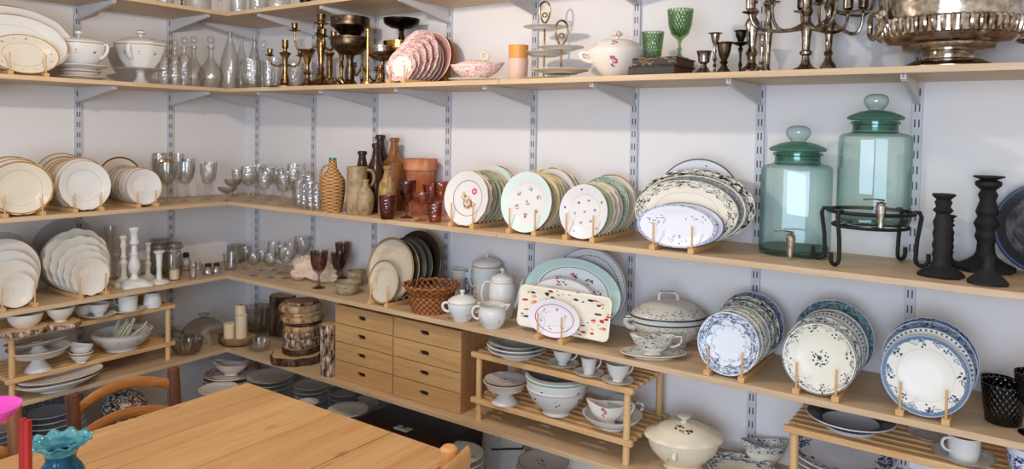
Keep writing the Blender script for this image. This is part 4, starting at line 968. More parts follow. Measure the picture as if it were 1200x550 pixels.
def tiered(label, px, yb, tiers, yh, w0, up=0.):
    """tiers: (centre height px, width px)"""
    P, R, H = spec(px, yb, tiers[0][0], w0, Z2, .5)
    P.z += up
    o = thing('tiered_cake_stand', label, 'cake stand', P, VR, 'tiered cake stands')
    k = R/(w0/2); zs = []
    for i, (yy, ww) in enumerate(tiers):
        zc = .002 if i == 0 else height(P, yy)-.008; zs.append(zc); r = ww/2*k
        part('tier', MB().lathe([(a*r, zc+b*r*.75) for a, b in PLATE], 48, lob=scal(10, .02, 8)), K['goldfine'] if i else K['cream'], o)
    zt = height(P, yh[0]); zb = height(P, yh[1])
    part('rod', MB().tube([(0, 0, zs[0]+.005), (0, 0, zb)], .0035, 10), MB_BRASS, o)
    hw = (zt-zb)*.24
    ring = [(hw*sin(pi*2*t)*(1-.25*cos(2*pi*t)), 0, zb+(zt-zb)*(1-cos(2*pi*t))/2*1.0) for t in [i/20 for i in range(20)]]
    hd = part('handle', MB().tube(ring, .0032, 8, closed=True), MB_BRASS, o, 'gilt loop handle')
    part('handle_scroll', MB().tube([(hw*.45*sin(t), 0, zb+(zt-zb)*.28+hw*.5*(1-cos(t))*.8) for t in [i*.4 for i in range(16)]], .0024, 6), MB_BRASS, hd)
    return o
tiered('three-tier white cake stand with gilt loop handle, nearer the wall', 637, .125, ((90, 64), (63, 56), (32, 50)), (2, 27), 76)
tiered('two-tier white cake stand with gilt loop handle, nearer the shelf edge', 657, .225, ((90, 66), (56, 54)), (24, 53), 66, .0165)
P, R, H = spec(722, .2, 60, 68, Z2, .45)
pot('soup_tureen', 'ivory soup tureen with flower posies and domed lid, beside the two dark books', 'tureen', P, R, H, [(0, 0), (.4, 0), (.42, .06), (.5, .12), (.82, .5), (.98, .85), (1, 1)], 'posy_s', .82,
    [(1.0, 1.0), (.98, 1.04), (.85, 1.12), (.75, 1.28), (.5, 1.38), (.15, 1.42), (0, 1.42)], 'posy_s', [(.05, 1.4), (.06, 1.5), (.2, 1.58), (.16, 1.66), (.08, 1.72), (0, 1.72)],
    [(0, .95, .9, .84, .6, .45, .08, .15), (pi, .95, .9, .84, .6, .45, .08, .15)])
# books with the green pressed glass on them
def book(label, P, L, W, T, mat, rz):
    b = thing('book', label, 'book', P, rz)
    part('cover', MB().box((-L/2, -W/2, 0), (L/2, W/2, .003)).box((-L/2, -W/2, T-.003), (L/2, W/2, T)).box((-L/2, -W/2, .003), (L/2, -W/2+.004, T-.003)), mat, b, bevel=.0008)
    part('page_block', MB().box((-L/2+.004, -W/2+.004, .003), (L/2-.004, W/2-.005, T-.003)), M_PAGES, b, 'browned page edges')
    return b
M_PAGES = plain('browned_paper', c8(120, 70, 44), .8, sc=200, var=.4)
M_BOOK1 = plain('black_leather', c8(40, 38, 36), .45, sc=80, var=.4)
def gilt():
    g = G('gilt_tooled_leather'); p = g.coord(); n = g.noise(g.map(p, (1, 1, 3)), 60, 3, .7)[0]
    return g.bsdf(g.mix(g.mt('GREATER_THAN', n, .56), c8(40, 30, 24), c8(140, 108, 66)), .5)
M_BOOK2 = gilt()
A = atd(736, .285, Z2); B = atd(790, .285, Z2); ctr = (A+B)/2
hd = atan2(B.y-A.y, B.x-A.x)
nb = Vector((-sin(hd), cos(hd), 0)); LB = (B-A).length
b1 = ctr+nb*.075
book('plain black leather book lying at the bottom of the two', b1, LB, .15, .027, M_BOOK1, hd)
b2 = b1+Vector((0, 0, .0275))+Vector((cos(hd), sin(hd), 0))*.006+nb*.004
book('black book with gilt-tooled spine lying on the plain one', b2, LB*.96, .145, .024, M_BOOK2, hd)
zt = Z2+.0275+.0245
P, R, H = spec(759.5, .2, 39.5, 26, zt, .8)
P = b2+Vector((0, 0, .0245))-Vector((cos(hd), sin(hd), 0))*.030-nb*.018
one('pressed_glass_tumbler', 'green diamond-pressed glass tumbler standing on the books', 'glass', P, lat(TUMB, R, H, None, 32), GGREEN)
P2, R, H = spec(782, .19, 13, 30, zt, .5)
P2 = b2+Vector((0, 0, .0245))+Vector((cos(hd), sin(hd), 0))*.040+nb*.012
one('pressed_glass_goblet', 'tall green diamond-pressed goblet standing on the books', 'glass', P2, lat(GOBLET, R, H, None, 32), GGREEN)
# small candlesticks before the silver
gS = 'silver and pewter candle holders on the upper shelf'
stick('squat cup-shaped pewter candlestick, nearest the books', 824.5, .25, 60, 23, [(0, 0), (1, 0), (1, .06), (.6, .2), (.3, .36), (.28, .46), (.55, .52), (.62, .8), (.72, .95), (.78, 1), (.6, 1), (.5, .6), (0, .6)], MB_PEWTER, group=gS)
stick('thin knopped pewter candlestick between two squat ones', 837, .17, 39, 18, [(0, 0), (.55, 0), (.5, .04), (.2, .14), (.12, .2), (.25, .27), (.12, .33), (.3, .42), (.12, .5), (.25, .58), (.15, .64), (.2, .72), (.5, .85), (.6, .97), (1, 1), (.5, 1), (.3, .8), (0, .78)], MB_PEWTER, group=gS)
stick('goblet-shaped pewter candlestick right of the thin knopped one', 848, .25, 49.5, 20, [(0, 0), (1, 0), (.9, .05), (.45, .2), (.3, .3), (.5, .38), (.32, .44), (.5, .52), (.72, .7), (.85, .93), (1, .97), (1, 1), (.7, 1), (.5, .6), (0, .58)], MB_BRONZE, group=gS)
stick('thin black candlestick with wide drip pan before the tall silver one', 867, .23, 36, 20, [(0, 0), (.7, 0), (.5, .03), (.2, .06), (.12, .12), (.25, .22), (.12, .3), (.15, .5), (.3, .58), (.15, .64), (1, .71), (1, .73), (.3, .75), (.4, .8), (.6, .88), (.6, .97), (.85, 1), (.5, 1), (.4, .85), (0, .84)], MB_DARK, group=gS)
def tagged(o, R, H):
    part('price_tag', MB().box((-R*.16, -R*.40, H*.62), (R*.16, -R*.38, H*.70)), M_PTAG, o, 'small white price tag')
def ptag():
    g = G('price_tag_paper'); x, y, z = g.xyz(g.coord('Generated'))
    return g.bsdf(g.mix(g.mt('LESS_THAN', z, .42), WHT, c8(190, 90, 170)), .6)
M_PTAG = ptag()
SILV = [(0, 0), (1, 0), (1, .015), (.85, .03), (.8, .05), (.45, .09), (.3, .13), (.28, .18), (.42, .22), (.26, .27), (.3, .31), (.4, .42), (.5, .5), (.4, .54), (.24, .58), (.4, .62), (.3, .66), (.36, .8), (.44, .92), (.6, .98), (.6, 1), (.4, 1), (0, .9)]
stick('tall silver baluster candlestick with a small price tag', 880, .19, -30, 36, SILV, MB_SILVER, group=gS, extra=tagged)
stick('slim silver candlestick close beside the price-tagged one', 892, .27, 40, 18, BALUS, MB_SILVER, group=gS)
stick('plain tapering silver candlestick half hidden behind the slim one', 899, .10, -22, 22, [(0, 0), (1, 0), (1, .02), (.5, .05), (.22, .1), (.3, .3), (.45, .48), (.3, .55), (.24, .6), (.45, .72), (.7, .76), (.4, .8), (.5, .95), (.8, .98), (.8, 1), (.4, 1), (0, .9)], MB_PEWTER, group=gS)
CAND = [(0, 0), (1, 0), (1, .02), (.9, .04), (.5, .07), (.3, .12), (.24, .2), (.4, .22), (.42, .25), (.26, .27), (.3, .42), (.38, .52), (.5, .56), (.3, .6), (.24, .66), (.42, .72), (.3, .78), (.36, .94), (.5, 1), (.3, 1), (0, .9)]
candelabrum('silver candelabrum with long sweeping arms, nearer the thin candlesticks', 943.5, .21, -14, 34, ((pi, .145, .150, .015, .115), (pi*.72, .10, .19, .03, .13), (0, .105, .155, .02, .12), (.4*pi, .07, .2, .03, .13), (-.35*pi, .09, .19, .03, .12)), MB_PEWTER, CAND, Z2, (.0125, .034), .021, group=gS)
candelabrum('silver candelabrum on a bell foot, nearer the big wine cooler', 970, .10, -22, 20, ((0, .115, .21, .02, .175), (pi*.9, .07, .17, .025, .15), (.5*pi, .07, .2, .03, .15), (-.25*pi, .085, .16, .03, .14)), MB_PEWTER,
    [(0, 0), (1, 0), (1, .03), (.9, .1), (.5, .16), (.35, .2), (.55, .24), (.35, .27), (.42, .4), (.6, .5), (.8, .54), (.5, .6), (.4, .66), (.7, .72), (.45, .8), (.6, .94), (.8, 1), (.5, 1), (0, .9)], Z2, (.0125, .034), .021, group=gS)
# wine cooler
P, R, H = spec(1110, .19, -40, 156, Z2, .50)
o = thing('wine_cooler', 'big footed silver wine cooler with gadrooned band and ring handles', 'wine cooler', P, VR)
k = H
z_ = lambda y: height(P, y)
zz = {y: z_(y) for y in (77, 71, 65, 62, 57, 54, 48, 45, 27, 0)}
part('foot', MB().lathe([(0, 0), (.66*R, 0), (.66*R, .004), (.62*R, zz[77]), (.44*R, zz[71]), (.35*R, zz[71]+.003), (.34*R, zz[65]), (.36*R, zz[62]), (0, zz[62])], 64), MB_SILVER, o, sharp=30)
top = zz[0]+.06
body = [(0, zz[62]), (.42*R, zz[62]), (.60*R, zz[62]+.004), (.63*R, zz[57]), (.64*R, zz[54]), (.80*R, zz[54]+.003), (.88*R, zz[48]), (.90*R, zz[45]), (.94*R, zz[45]+.002), (.96*R, zz[27]-.002), (.97*R, zz[27]), (.93*R, zz[27]+.003), (.955*R, zz[0]), (1.0*R, top-.02), (1.12*R, top), (1.08*R, top+.004), (.96*R, top-.012), (.86*R, zz[27]), (0, zz[54]+.01)]
part('bowl', MB().lathe(body, 72), MB_SILVER, o, sharp=30)
gad = MB(); nG = 52
for i in range(nG):
    a = 2*pi*i/nG; ca, sa = cos(a), sin(a)
    gad.tube([(r*R*ca, r*R*sa, z) for r, z in ((.90, zz[45]-.002), (.935, zz[45]+.004), (.955, (zz[45]+zz[27])/2), (.965, zz[27]-.004), (.95, zz[27]+.002))], [R*.02, R*.036, R*.04, R*.04, R*.025], 8)
part('gadroon_band', gad, MB_SILVER, o)
for s in (-1, 1):
    x = s*R*1.01
    part('ring_handle', MB().tube([(x+s*.012+.022*s*abs(cos(t))*.3, .028*sin(t), zz[27]-.012-.028*cos(t)) for t in [2*pi*i/18 for i in range(18)]], .0065, 8, closed=True), MB_SILVER, o)
    part('handle_mount', MB().lathe([(0, 0), (.012, 0), (.016, .006), (.010, .014), (0, .016)], 16, Matrix.Translation((x-s*.004, 0, zz[27]+.016)) @ Matrix.Rotation(s*pi/2, 4, 'Y')), MB_SILVER, o)
# ================================================================ middle shelf, short wall
plate_rack('wooden rack at the left edge with cream gold-edged plates, middle shelf', 'L', 25, 252, Z3, [
    (.104, .094, 'wavy', 'goldrim', 'cream plate with broad gold edge'), (.106, .098, 'wavy', 'goldline', 'cream plate with thin gold line'), (.108, .101, 'round', 'goldline', 'white plate with gold line'), (.108, .101, 'round', 'goldrim', 'cream gold-edged plate')],
    .03, .075, .058, 8, 'gold-edged plates at the left edge of the middle shelf')
G1 = [('wavy', 'goldfine', 'white wavy-edged dinner plate'), ('round', 'golddot', 'white plate with gold sprigs'), ('wavy', 'goldfine', 'white plate with fine gold edge'), ('round', 'goldline', 'cream plate with gold line'),
      ('round', 'goldrim', 'cream plate with broad gold edge'), ('round', 'golddot', 'cream plate with gold dots'), ('round', 'goldrim', 'dull cream plate with gold edge'), ('round', 'goldline', 'pale plate with gold line')]
plate_rack('wooden rack of white dinner plates, middle shelf, second from the left edge', 'L', 100, 246, Z3,
    [(r, r, a, b, c, sh) for (a, b, c), r, sh in zip(G1, (.092, .097, .094, .094, .094, .094, .098, .103), (0, 0, 0, 0, 0, 0, 0, -.0))], .026, .072, .046, 8, 'white dinner plates on the middle shelf')
G2 = [('round', 'goldline', 'small white plate with gold line'), ('round', 'goldline', 'small cream plate with gold line'), ('round', 'golddot', 'small plate with gold sprigs'), ('round', 'greenfloral', 'small plate with green flower band'),
      ('round', 'golddot', 'small gold-dotted plate'), ('round', 'goldrim', 'small cream plate with broad gold edge'), ('round', 'greenfloral', 'small flower-banded plate'), ('round', 'stonedark', 'larger dark-edged plate')]
K['darkedge'] = china('cream_dark_edge', c8(224, 214, 196), [('band', .92, .99, c8(104, 74, 40))])
G2[-1] = ('round', 'darkedge', 'larger cream plate with dark gold edge')
plate_rack('wooden rack of small gold-line plates, middle shelf, third from the left edge', 'L', 169, 241, Z3,
    [(r, r, a, b, c) for (a, b, c), r in zip(G2, (.073, .075, .075, .075, .075, .075, .076, .092))], .026, .066, .036, 8, 'small gold-line plates on the middle shelf')
GGOLD = GC
def gold_goblet(label, px, yb, yt, w, band=True):
    P, R, H = spec(px, yb, yt, w, Z3, .6)
    o = thing('wine_glass', label, 'glass', P, VR, 'gold-rimmed glasses')
    part('bowl', lat(WINE, R, H, None, 28), GC, o)
    part('gold_band', MB().lathe([(.925*R, H*.975), (.940*R, H*.975), (.935*R, H*1.002), (.90*R, H*1.002), (.905*R, H*.99)], 28), MB_BRIGHT, o, 'gilt band at the rim')
gold_goblet('tall gold-rimmed stem glass at the back beside the small plate rack', 187, 228, 180, 16)
gold_goblet('gold-rimmed stem glass, middle one of three', 191, 234, 187, 20)
gold_goblet('gold-rimmed stem glass, front one of three', 195.5, 239, 190.5, 21)
gC = 'clear stemware on the middle shelf near the corner'
for px, yb, yt, w, prof, lab in ((208, 232, 180, 15, FLUTE, 'tall clear stem glass behind the gold-rimmed ones'), (217, 238, 190, 20, WINE, 'clear wine glass right beside the gold-rimmed ones'), (221, 231, 186, 15, WINE, 'clear wine glass half behind its neighbour, near the gold rims'),
        (243, 235.5, 192, 17, GOBLET, 'clear cut goblet standing alone between wine glasses and coupes'), (247, 232, 190, 15, GOBLET, 'clear cut goblet right behind the lone one'), (266.5, 236.5, 219, 22, COUPEG, 'smoky clear coupe glass standing in front'),
        (273, 231, 210, 20, COUPEG, 'smoky clear coupe glass standing behind the front coupe'), (278, 230, 199, 13, GOBLET, 'clear cut goblet just above the coupes')):
    glassware('stem_glass', lab, 'glass', px, yb, yt, w, Z3, prof, GCUT if prof is GOBLET else (GSM2 if prof is COUPEG else GC), gC)
# crowd of cut glasses in the corner
crowd = [(285, 229, 198, 14, GOBLET), (291, 238, 195, 17, WINE), (297, 234, 194, 17, GOBLET), (303, 230, 193, 16, WINE), (309, 240, 202, 18, GOBLET), (314, 235, 196, 15, GOBLET), (319, 231, 196, 15, WINE), (325, 234, 197, 15, GOBLET), (297, 228, 196, 14, WINE),
         (331.5, 242, 205, 17, GOBLET), (331, 234, 198, 14, WINE), (338, 240.5, 200, 16, FLUTE), (344, 243, 192, 14, FLUTE), (343, 236, 194, 14, WINE), (351, 243, 212, 15, TUMB), (350, 237, 192, 15, CYL), (357, 245, 215, 14, TUMB), (356, 238, 200, 14, FLUTE), (364, 246.5, 213, 15, TUMB), (362, 240, 206, 14, TUMB), (371, 247, 216, 13, TUMB), (369, 241, 214, 13, TUMB)]
fr_lab = {291: 'clear cut wine glass in the front row of the corner crowd, nearest the coupes', 309: 'clear cut goblet in the front row of the corner crowd, mid-way to the demijohn', 331.5: 'clear cut goblet with a bright knop in the front row, left of the tumblers', 344: 'tall clear flute standing out of the corner crowd of glasses',
          351: 'clear cut tumbler, first of the front tumblers towards the demijohn', 357: 'clear cut tumbler, second of the front tumblers towards the demijohn', 364: 'clear cut tumbler, third of the front tumblers towards the demijohn', 371: 'clear cut tumbler close against the wicker demijohn', 350: 'tall straight clear glass at the back of the corner crowd'}
for px, yb, yt, w, prof in crowd:
    lab = fr_lab.get(px) or ('clear cut tumbler at the back of the crowd of glasses by the corner' if prof in (TUMB, CYL) else 'clear stem glass in the crowd of glasses by the corner of the middle shelf')
    glassware('cut_glass', lab, 'glass', px, yb, yt, w, Z3, prof, GCUT, 'clear stem glasses crowded in the corner' if px not in fr_lab and prof not in (TUMB, CYL) else 'clear glasses at the corner of the middle shelf', 24)

# ================================================================ middle shelf, long wall: stoneware and pink glass
P, R, H = spec(389.5, 249.5, 185, 29, Z3, .7)
o = thing('demijohn', 'wicker-covered demijohn with green glass neck and loop handle', 'demijohn', P, VR)
nb_ = lambda a, t, z: (.018*sin(22*a+z*700), 0)
part('wicker_body', MB().lathe(smooth(S([(0, 0), (.72, 0), (.78, .04), (.95, .30), (1, .5), (.97, .58), (.80, .66)], R, H), 4)+smooth(S([(.78, .66), (.55, .74), (.36, .82), (.31, .94), (.26, .95), (0, .95)], R, H), 3), 60, lob=nb_), WICK, o)
part('glass_neck', MB().lathe(S([(.25, .90), (.26, .94), (.30, .95), (.31, .99), (.28, 1), (.2, 1), (.2, .9)], R, H), 24), GAQUAD, o, 'green glass neck ring')
part('handle', MB().tube(bez((-.34*R, 0, .86*H), (-.8*R, 0, .88*H), (-1.1*R, 0, .72*H), (-.97*R, 0, .54*H), 14), R*.085, 8), WICK, o)
P, R, H = spec(418, 251.5, 195.5, 25, Z3, .9)
o = thing('stoneware_jug', 'straight grey-tan salt-glazed stoneware jug with ear handle', 'jug', P, VR)
part('body', MB().lathe(hollow(S([(0, 0), (.94, 0), (1, .03), (1, .3), (.97, .6), (.93, .9), (.96, .95), (.96, 1)], R, H), .005), 32), K['saltgrey'], o, sharp=60)
part('handle', MB().tube(bez((.9*R, 0, .93*H), (1.9*R, 0, .98*H), (1.75*R, 0, .55*H), (.95*R, 0, .58*H), 12), R*.14, 8), K['salt'], o)
BOT = [(0, 0), (.92, 0), (1, .03), (1, .52), (.86, .66), (.5, .76), (.36, .88), (.34, .93), (.46, .94), (.46, .985), (.38, 1), (.2, 1), (.2, .95), (0, .95)]
BOTR = [(0, 0), (.95, 0), (1, .03), (1, .60), (.93, .66), (.55, .72), (.42, .80), (.28, .94), (.40, .95), (.40, .99), (.34, 1), (.2, 1), (.2, .95), (0, .95)]
SMALL = [(0, 0), (.66, 0), (.74, .03), (.95, .2), (1, .42), (.93, .6), (.6, .73), (.34, .80), (.30, .94), (.38, .95), (.38, 1), (.2, 1), (.2, .95), (0, .95)]
gBt = 'stoneware bottles on the middle shelf'
def bottle(label, px, yb, yt, w, prof, mat, name='stoneware_bottle', d=None):
    P, R, H = spec(px, d or yb, yt, w, Z3, .9)
    return one(name, label, 'bottle', P, lat(prof, R, H, None, 32), mat if not isinstance(mat, str) else K[mat], VR, gBt, sharp=35)
bottle('dark brown bottle with swollen lip, half behind the stoneware jug', 424, 243, 177, 24, BOT, 'saltdark', d=.14)
bottle('small tan stoneware bottle with short neck, in front', 428, 253, 210.5, 21, SMALL, 'saltgrey')
bottle('tall dark umber bottle with tapering shoulders, before the tallest one', 440.5, 249, 168, 24, BOT, 'saltdark', d=.165)
bottle('tallest brown stoneware bottle, at the wall behind the dark one', 445, 240, 158, 26, BOT, 'saltdark', d=.06)
bottle('matt brown stoneware bottle with broad round shoulders', 461.5, 243, 161.5, 29, BOTR, 'saltbrown', d=.075)
bottle('olive-amber glazed bottle right behind the ruby tumbler', 453.5, 252, 194.5, 21, BOT, 'salt', d=.235)
glassware('ruby_tumbler', 'ruby pressed glass tumbler in front of the olive-amber bottle', 'glass', 453.5, 257.5, 229.5, 20, Z3, TUMB, GRUBY, 'ruby and pink pressed glass')
P, R, H = spec(492, .09, 186, 39, Z3, .6)
H0 = .05
# pot stands on an upturned dark bowl-like tumbler row: its own foot reaches the shelf
one('flower_pot', 'terracotta flower pot with thick rim behind the pink glass', 'flower pot', P, MB().lathe(hollow(S([(0, 0), (.62, 0), (.64, .02), (.87, .79), (.88, .795), (1.0, .80), (1.0, 1)], R, H), .006), 40), K['terra'], VR)
glassware('ruby_goblet', 'tall ruby pressed goblet with knopped stem, foremost of the ruby glasses', 'glass', 476.5, 256.5, 211.5, 22, Z3, GOBLET, GRUBY, 'ruby and pink pressed glass')
glassware('ruby_goblet', 'ruby pressed goblet at the wall, in the shade of the flower pot', 'glass', 493, 250, 216, 19, Z3, GOBLET, GRUBY, 'ruby and pink pressed glass')
glassware('pink_coupe', 'pink pressed coupe glass with wide shallow bowl', 'glass', 493.5, 260, 226.5, 24, Z3, COUPEG, GROSE, 'ruby and pink pressed glass')
glassware('pink_tumbler', 'small pink pressed tumbler standing in front', 'glass', 509.5, 261.5, 238, 19, Z3, TUMB, GROSE, 'ruby and pink pressed glass')
glassware('pink_goblet', 'smoky pink goblet between the coupe and the plate rack', 'glass', 505, 253, 216, 20, Z3, GOBLET, GROSE, 'ruby and pink pressed glass')
glassware('pink_goblet', 'pink pressed goblet with spiky rim, touching the plate rack', 'glass', 516, 254, 213, 16, Z3, GOBLET, GROSE, 'ruby and pink pressed glass')

def seq(spec_, rs): return [(r, r, a, b, c) for (a, b, c), r in zip(spec_, rs)]
plate_rack('wooden rack led by a white plate with a large flower bouquet', 'R', 546, 267, Z3, seq([('wavy', 'floral', 'white plate with a large flower bouquet'), ('wavy', 'goldline', 'white gold-line plate'), ('round', 'redband', 'cream plate with red flower band'), ('round', 'greenrim', 'cream plate with green rim'),
    ('round', 'greenfloral', 'plate with green flower band'), ('round', 'yellow', 'pale yellow plate'), ('round', 'mintrim', 'pale mint-rimmed plate'), ('wavy', 'golddot', 'cream plate with gold sprigs')],
    (.093, .093, .091, .092, .092, .090, .098, .098)), .024, .080, .046, 8, 'bouquet plates on the middle shelf')
plate_rack('wooden rack led by a mint-rimmed plate with tiny sprigs', 'R', 616, 274.5, Z3, seq([('round', 'mintrim', 'mint-rimmed plate with tiny sprigs'), ('round', 'redband', 'cream plate with red flower band'), ('round', 'yellow', 'pale yellow plate'), ('round', 'cream', 'plain cream plate'),
    ('round', 'yellow', 'straw yellow plate'), ('round', 'golddot', 'cream plate with gold sprigs'), ('scallop', 'goldline', 'white scalloped plate with gold line'), ('wavy', 'lacecream', 'cream plate with relief rim'), ('wavy', 'goldfine', 'white plate with fine gold edge')],
    (.096, .093, .096, .093, .092, .092, .100, .099, .095)), .024, .080, .048, 8, 'mint and yellow plates on the middle shelf')
plate_rack('wooden rack led by a white plate with scattered violets', 'R', 683, 283, Z3, seq([('round', 'violets', 'white plate with scattered violets'), ('round', 'greenrim', 'cream plate with green rim'), ('wavy', 'lacecream', 'cream plate with basket relief'), ('wavy', 'lacecream', 'cream openwork-pattern plate'),
    ('round', 'goldfine', 'white plate with fine edge'), ('round', 'tealrim', 'cream plate with teal marbled rim'), ('round', 'yellow', 'straw yellow plate'), ('round', 'goldline', 'white plate with gold line'), ('wavy', 'goldfine', 'white wavy-edged plate')],
    (.082, .082, .082, .084, .083, .091, .087, .094, .090)), .0245, .080, .046, 8, 'violet and green plates on the middle shelf')
plate_rack('wooden rack of oval transfer-printed platters beside the glass dispensers', 'R', 791, 294.5, Z3, [
    (.116, .060, 'round', 'blueoval', 'small white oval dish with blue sprays'), (.117, .062, 'round', 'blueround', 'second small oval dish with dark edge', .01), (.154, .092, 'round', 'blackoval', 'ivory oval platter with thin black garland', .0), (.160, .098, 'round', 'greyoval', 'ivory oval platter with grey band', .004),
    (.174, .106, 'round', 'blackgarland', 'large ivory oval platter with heavy black garland', .006), (.130, .124, 'round', 'blueround', 'round white platter with blue posies', .0)], .031, .075, .056, 9, 'oval platters on the middle shelf')
# ---- sea-green drink dispensers
def dispenser(label, P, R, H, oct_=True, rz=0.):
    o = thing('drink_dispenser', label, 'drink dispenser', P, VR+rz)
    def lob8(a, t, z):
        s = pi/4; b = ((a+s/2) % s)-s/2
        k = min(1, cos(s/2)/cos(b)*1.0/.9239*.955); return ((k-1)*min(1, max(0, (t-.55)/.3)), 0)
    hb = H
    A_ = R/1.10; q = .60
    ring8 = []
    for (x, y) in ((1, -q), (1, q), (q, 1), (-q, 1), (-1, q), (-1, -q), (-q, -1), (q, -1)):
        u = Vector((x, y)); nx = []
        ring8.append(u)
    # soften every vertical corner with two close vertices
    pts8 = []
    for i in range(8):
        p, a_, b_ = ring8[i], ring8[i-1], ring8[(i+1) % 8]
        pts8 += [p+(a_-p).normalized()*.05, p+(b_-p).normalized()*.05]
    def shell8(prof):
        vs = []; fs = []; n = 16
        for r, z, rd in prof:
            for p in pts8:
                c_ = p*A_*r; d_ = p.normalized()*R*r
                v_ = c_.lerp(d_, rd); vs.append((v_.x, v_.y, z*hb))
        for k_ in range(len(prof)-1):
            for i in range(n): fs.append((k_*n+i, k_*n+(i+1) % n, (k_+1)*n+(i+1) % n, (k_+1)*n+i))
        return vs, fs
    body = MB(); vs, fs = shell8([(.70, .012, 0), (.88, 0, 0), (.97, .008, 0), (1, .035, 0), (1, .645, 0), (.985, .670, 0), (.90, .690, .2), (.74, .700, .7), (.64, .706, 1)])
    fs.append(tuple(range(15, -1, -1))); body.add(vs, fs)
    jar = part('jar', body, GAQUA, o, sharp=35)
    pool = MB(); vs, fs = shell8([(.86, .022, 0), (.95, .030, 0), (.95, .050, 0), (.6, .036, 0)]); fs += [tuple(range(15, -1, -1)), tuple(range(48, 64))]
    part('base_pool', pool.add(vs, fs), GAQUAD, jar, 'thick dark green base')
    part('neck', MB().lathe([(r*R, z*hb) for r, z in [(.68, .70), (.62, .708), (.60, .725), (.60, .76), (.66, .768), (.66, .785), (.60, .79), (.56, .79), (.56, .72)]], 48), GAQUAD, jar)
    lid = part('lid', MB().lathe([(0, .795*hb), (.6*R, .795*hb), (.74*R, .80*hb), (.77*R, .815*hb), (.72*R, .83*hb), (.45*R, .86*hb), (.26*R, .872*hb), (0, .874*hb)], 48), GAQUAD, o)
    part('lid_knob', MB().lathe(smooth([(r*R, z*hb) for r, z in [(0, .874), (.20, .876), (.21, .885), (.28, .905), (.33, .94), (.30, .975), (.18, .995), (0, 1)]], 3), 32), GAQUA, lid)
    tz = .1*hb
    tap = part('tap', MB().lathe([(0, -.03), (.007, -.03), (.0075, -.01), (.011, .01), (.012, .022), (.009, .026), (.012, .03), (0, .034)], 20, Matrix.Translation((0, -A_-.026, tz))).tube([(0, -A_*.97, tz+.006), (0, -A_-.026, tz+.006)], .008, 12), MB_CHROME, o, 'worn metal tap')
    part('tap_lever', MB().tube([(.006, -A_-.024, tz+.036), (-.018, -A_-.032, tz+.039), (-.04, -A_-.034, tz+.037)], [.005, .003, .004], 8, flat=.5), MB_CHROME, tap)
    return o
P, R, H = spec(931, 300, 147, 83, Z3, .95)
dispenser('squat sea-green glass drink dispenser standing directly on the shelf', P, R, H, rz=.15-VR)
# stand
P2 = atd(1018, .155, Z3)
zr = height(P2, 246)
st = thing('dispenser_stand', 'black wrought-iron stand with hooked feet under the taller dispenser', 'stand', P2, VR)
Rs = 46*depth(P2)/F
part('ring', MB().tube([(Rs*cos(2*pi*i/40), Rs*sin(2*pi*i/40), zr-.004) for i in range(40)], .0048, 8, closed=True), M_BLACK, st)
part('lower_ring', MB().tube([((Rs-.012)*cos(2*pi*i/40), (Rs-.012)*sin(2*pi*i/40), zr-.040) for i in range(40)], .0042, 8, closed=True), M_BLACK, st)
part('crossbar', MB().tube([(-(Rs-.012), 0, zr-.040), (Rs-.012, 0, zr-.040)], .0035, 8), M_BLACK, st)
part('crossbar', MB().tube([(0, -(Rs-.012), zr-.0405), (0, Rs-.012, zr-.0405)], .0035, 8), M_BLACK, st)
for k in range(4):
    a = (.42, pi-.42, pi+.42, -.42)[k]; d = Vector((cos(a), sin(a), 0)); r0 = Rs+.008
    pts = [d*(Rs-.002)+Vector((0, 0, zr-.001)), d*(r0+.002)+Vector((0, 0, zr-.001)), d*(r0+.006)+Vector((0, 0, zr-.012)), d*(r0-.002)+Vector((0, 0, zr*.5)), d*(r0-.004)+Vector((0, 0, .022))]
    for t in range(1, 8):
        th = pi*t/7; pts.append(d*(r0-.004+.014-.014*cos(th))+Vector((0, 0, .020-.0145*sin(th))))
    pts.append(d*(r0+.024)+Vector((0, 0, .036)))
    part('leg', MB().tube(pts, .0052, 8), M_BLACK, st)
R3 = 40*depth(P2)/F
PD = off(P2, .004, 0, zr-.0355)
H3 = height(PD, 110)
dispenser('taller sea-green glass drink dispenser raised on the black iron stand', PD, R3, H3, rz=.33-VR)
# black cast candlesticks
def cast_lob(a, t, z): return (.16*max(0, abs(cos(2*a)))**.7*(t > .7)+.04*sin(9*a)*(t > .5), 0)
BC = [(0, 0), (.95, 0), (1, .03), (.85, .07), (.55, .11), (.42, .15), (.40, .22), (.46, .26), (.40, .31), (.47, .38), (.40, .44), (.46, .52), (.40, .58), (.46, .66), (.36, .72), (.33, .76), (.5, .80), (.34, .84), (.42, .9), (.34, .93), (.5, .965), (.56, .98), (.52, 1), (.3, 1), (.28, .95), (0, .95)]
gBl = 'matt black cast candlesticks'
stick('matt black cast candlestick with flared lobed foot, beside the dispenser stand', 1102, 327, 227, 44, BC, M_BLACKCAST, Z3, gBl, 36, lob=cast_lob)
stick('matt black cast candlestick with only its foot and side showing behind the shorter one', 1109, 312, 252, 30, BC, M_BLACKCAST, Z3, gBl, 36, lob=cast_lob)
BC2 = [(0, 0), (1, 0), (1, .05), (.7, .1), (.45, .15), (.36, .2), (.33, .3), (.45, .36), (.38, .42), (.5, .5), (.36, .57), (.45, .62), (.4, .66), (.3, .74), (.38, .8), (.28, .85), (.5, .9), (.5, .94), (.3, .96), (.58, .985), (.58, 1), (.3, 1), (.28, .96), (0, .96)]
stick('tall matt black turned candlestick with lobed foot, nearer the wall', 1154, 317, 206, 54, BC2, M_BLACKCAST, Z3, gBl, 36, lob=cast_lob)
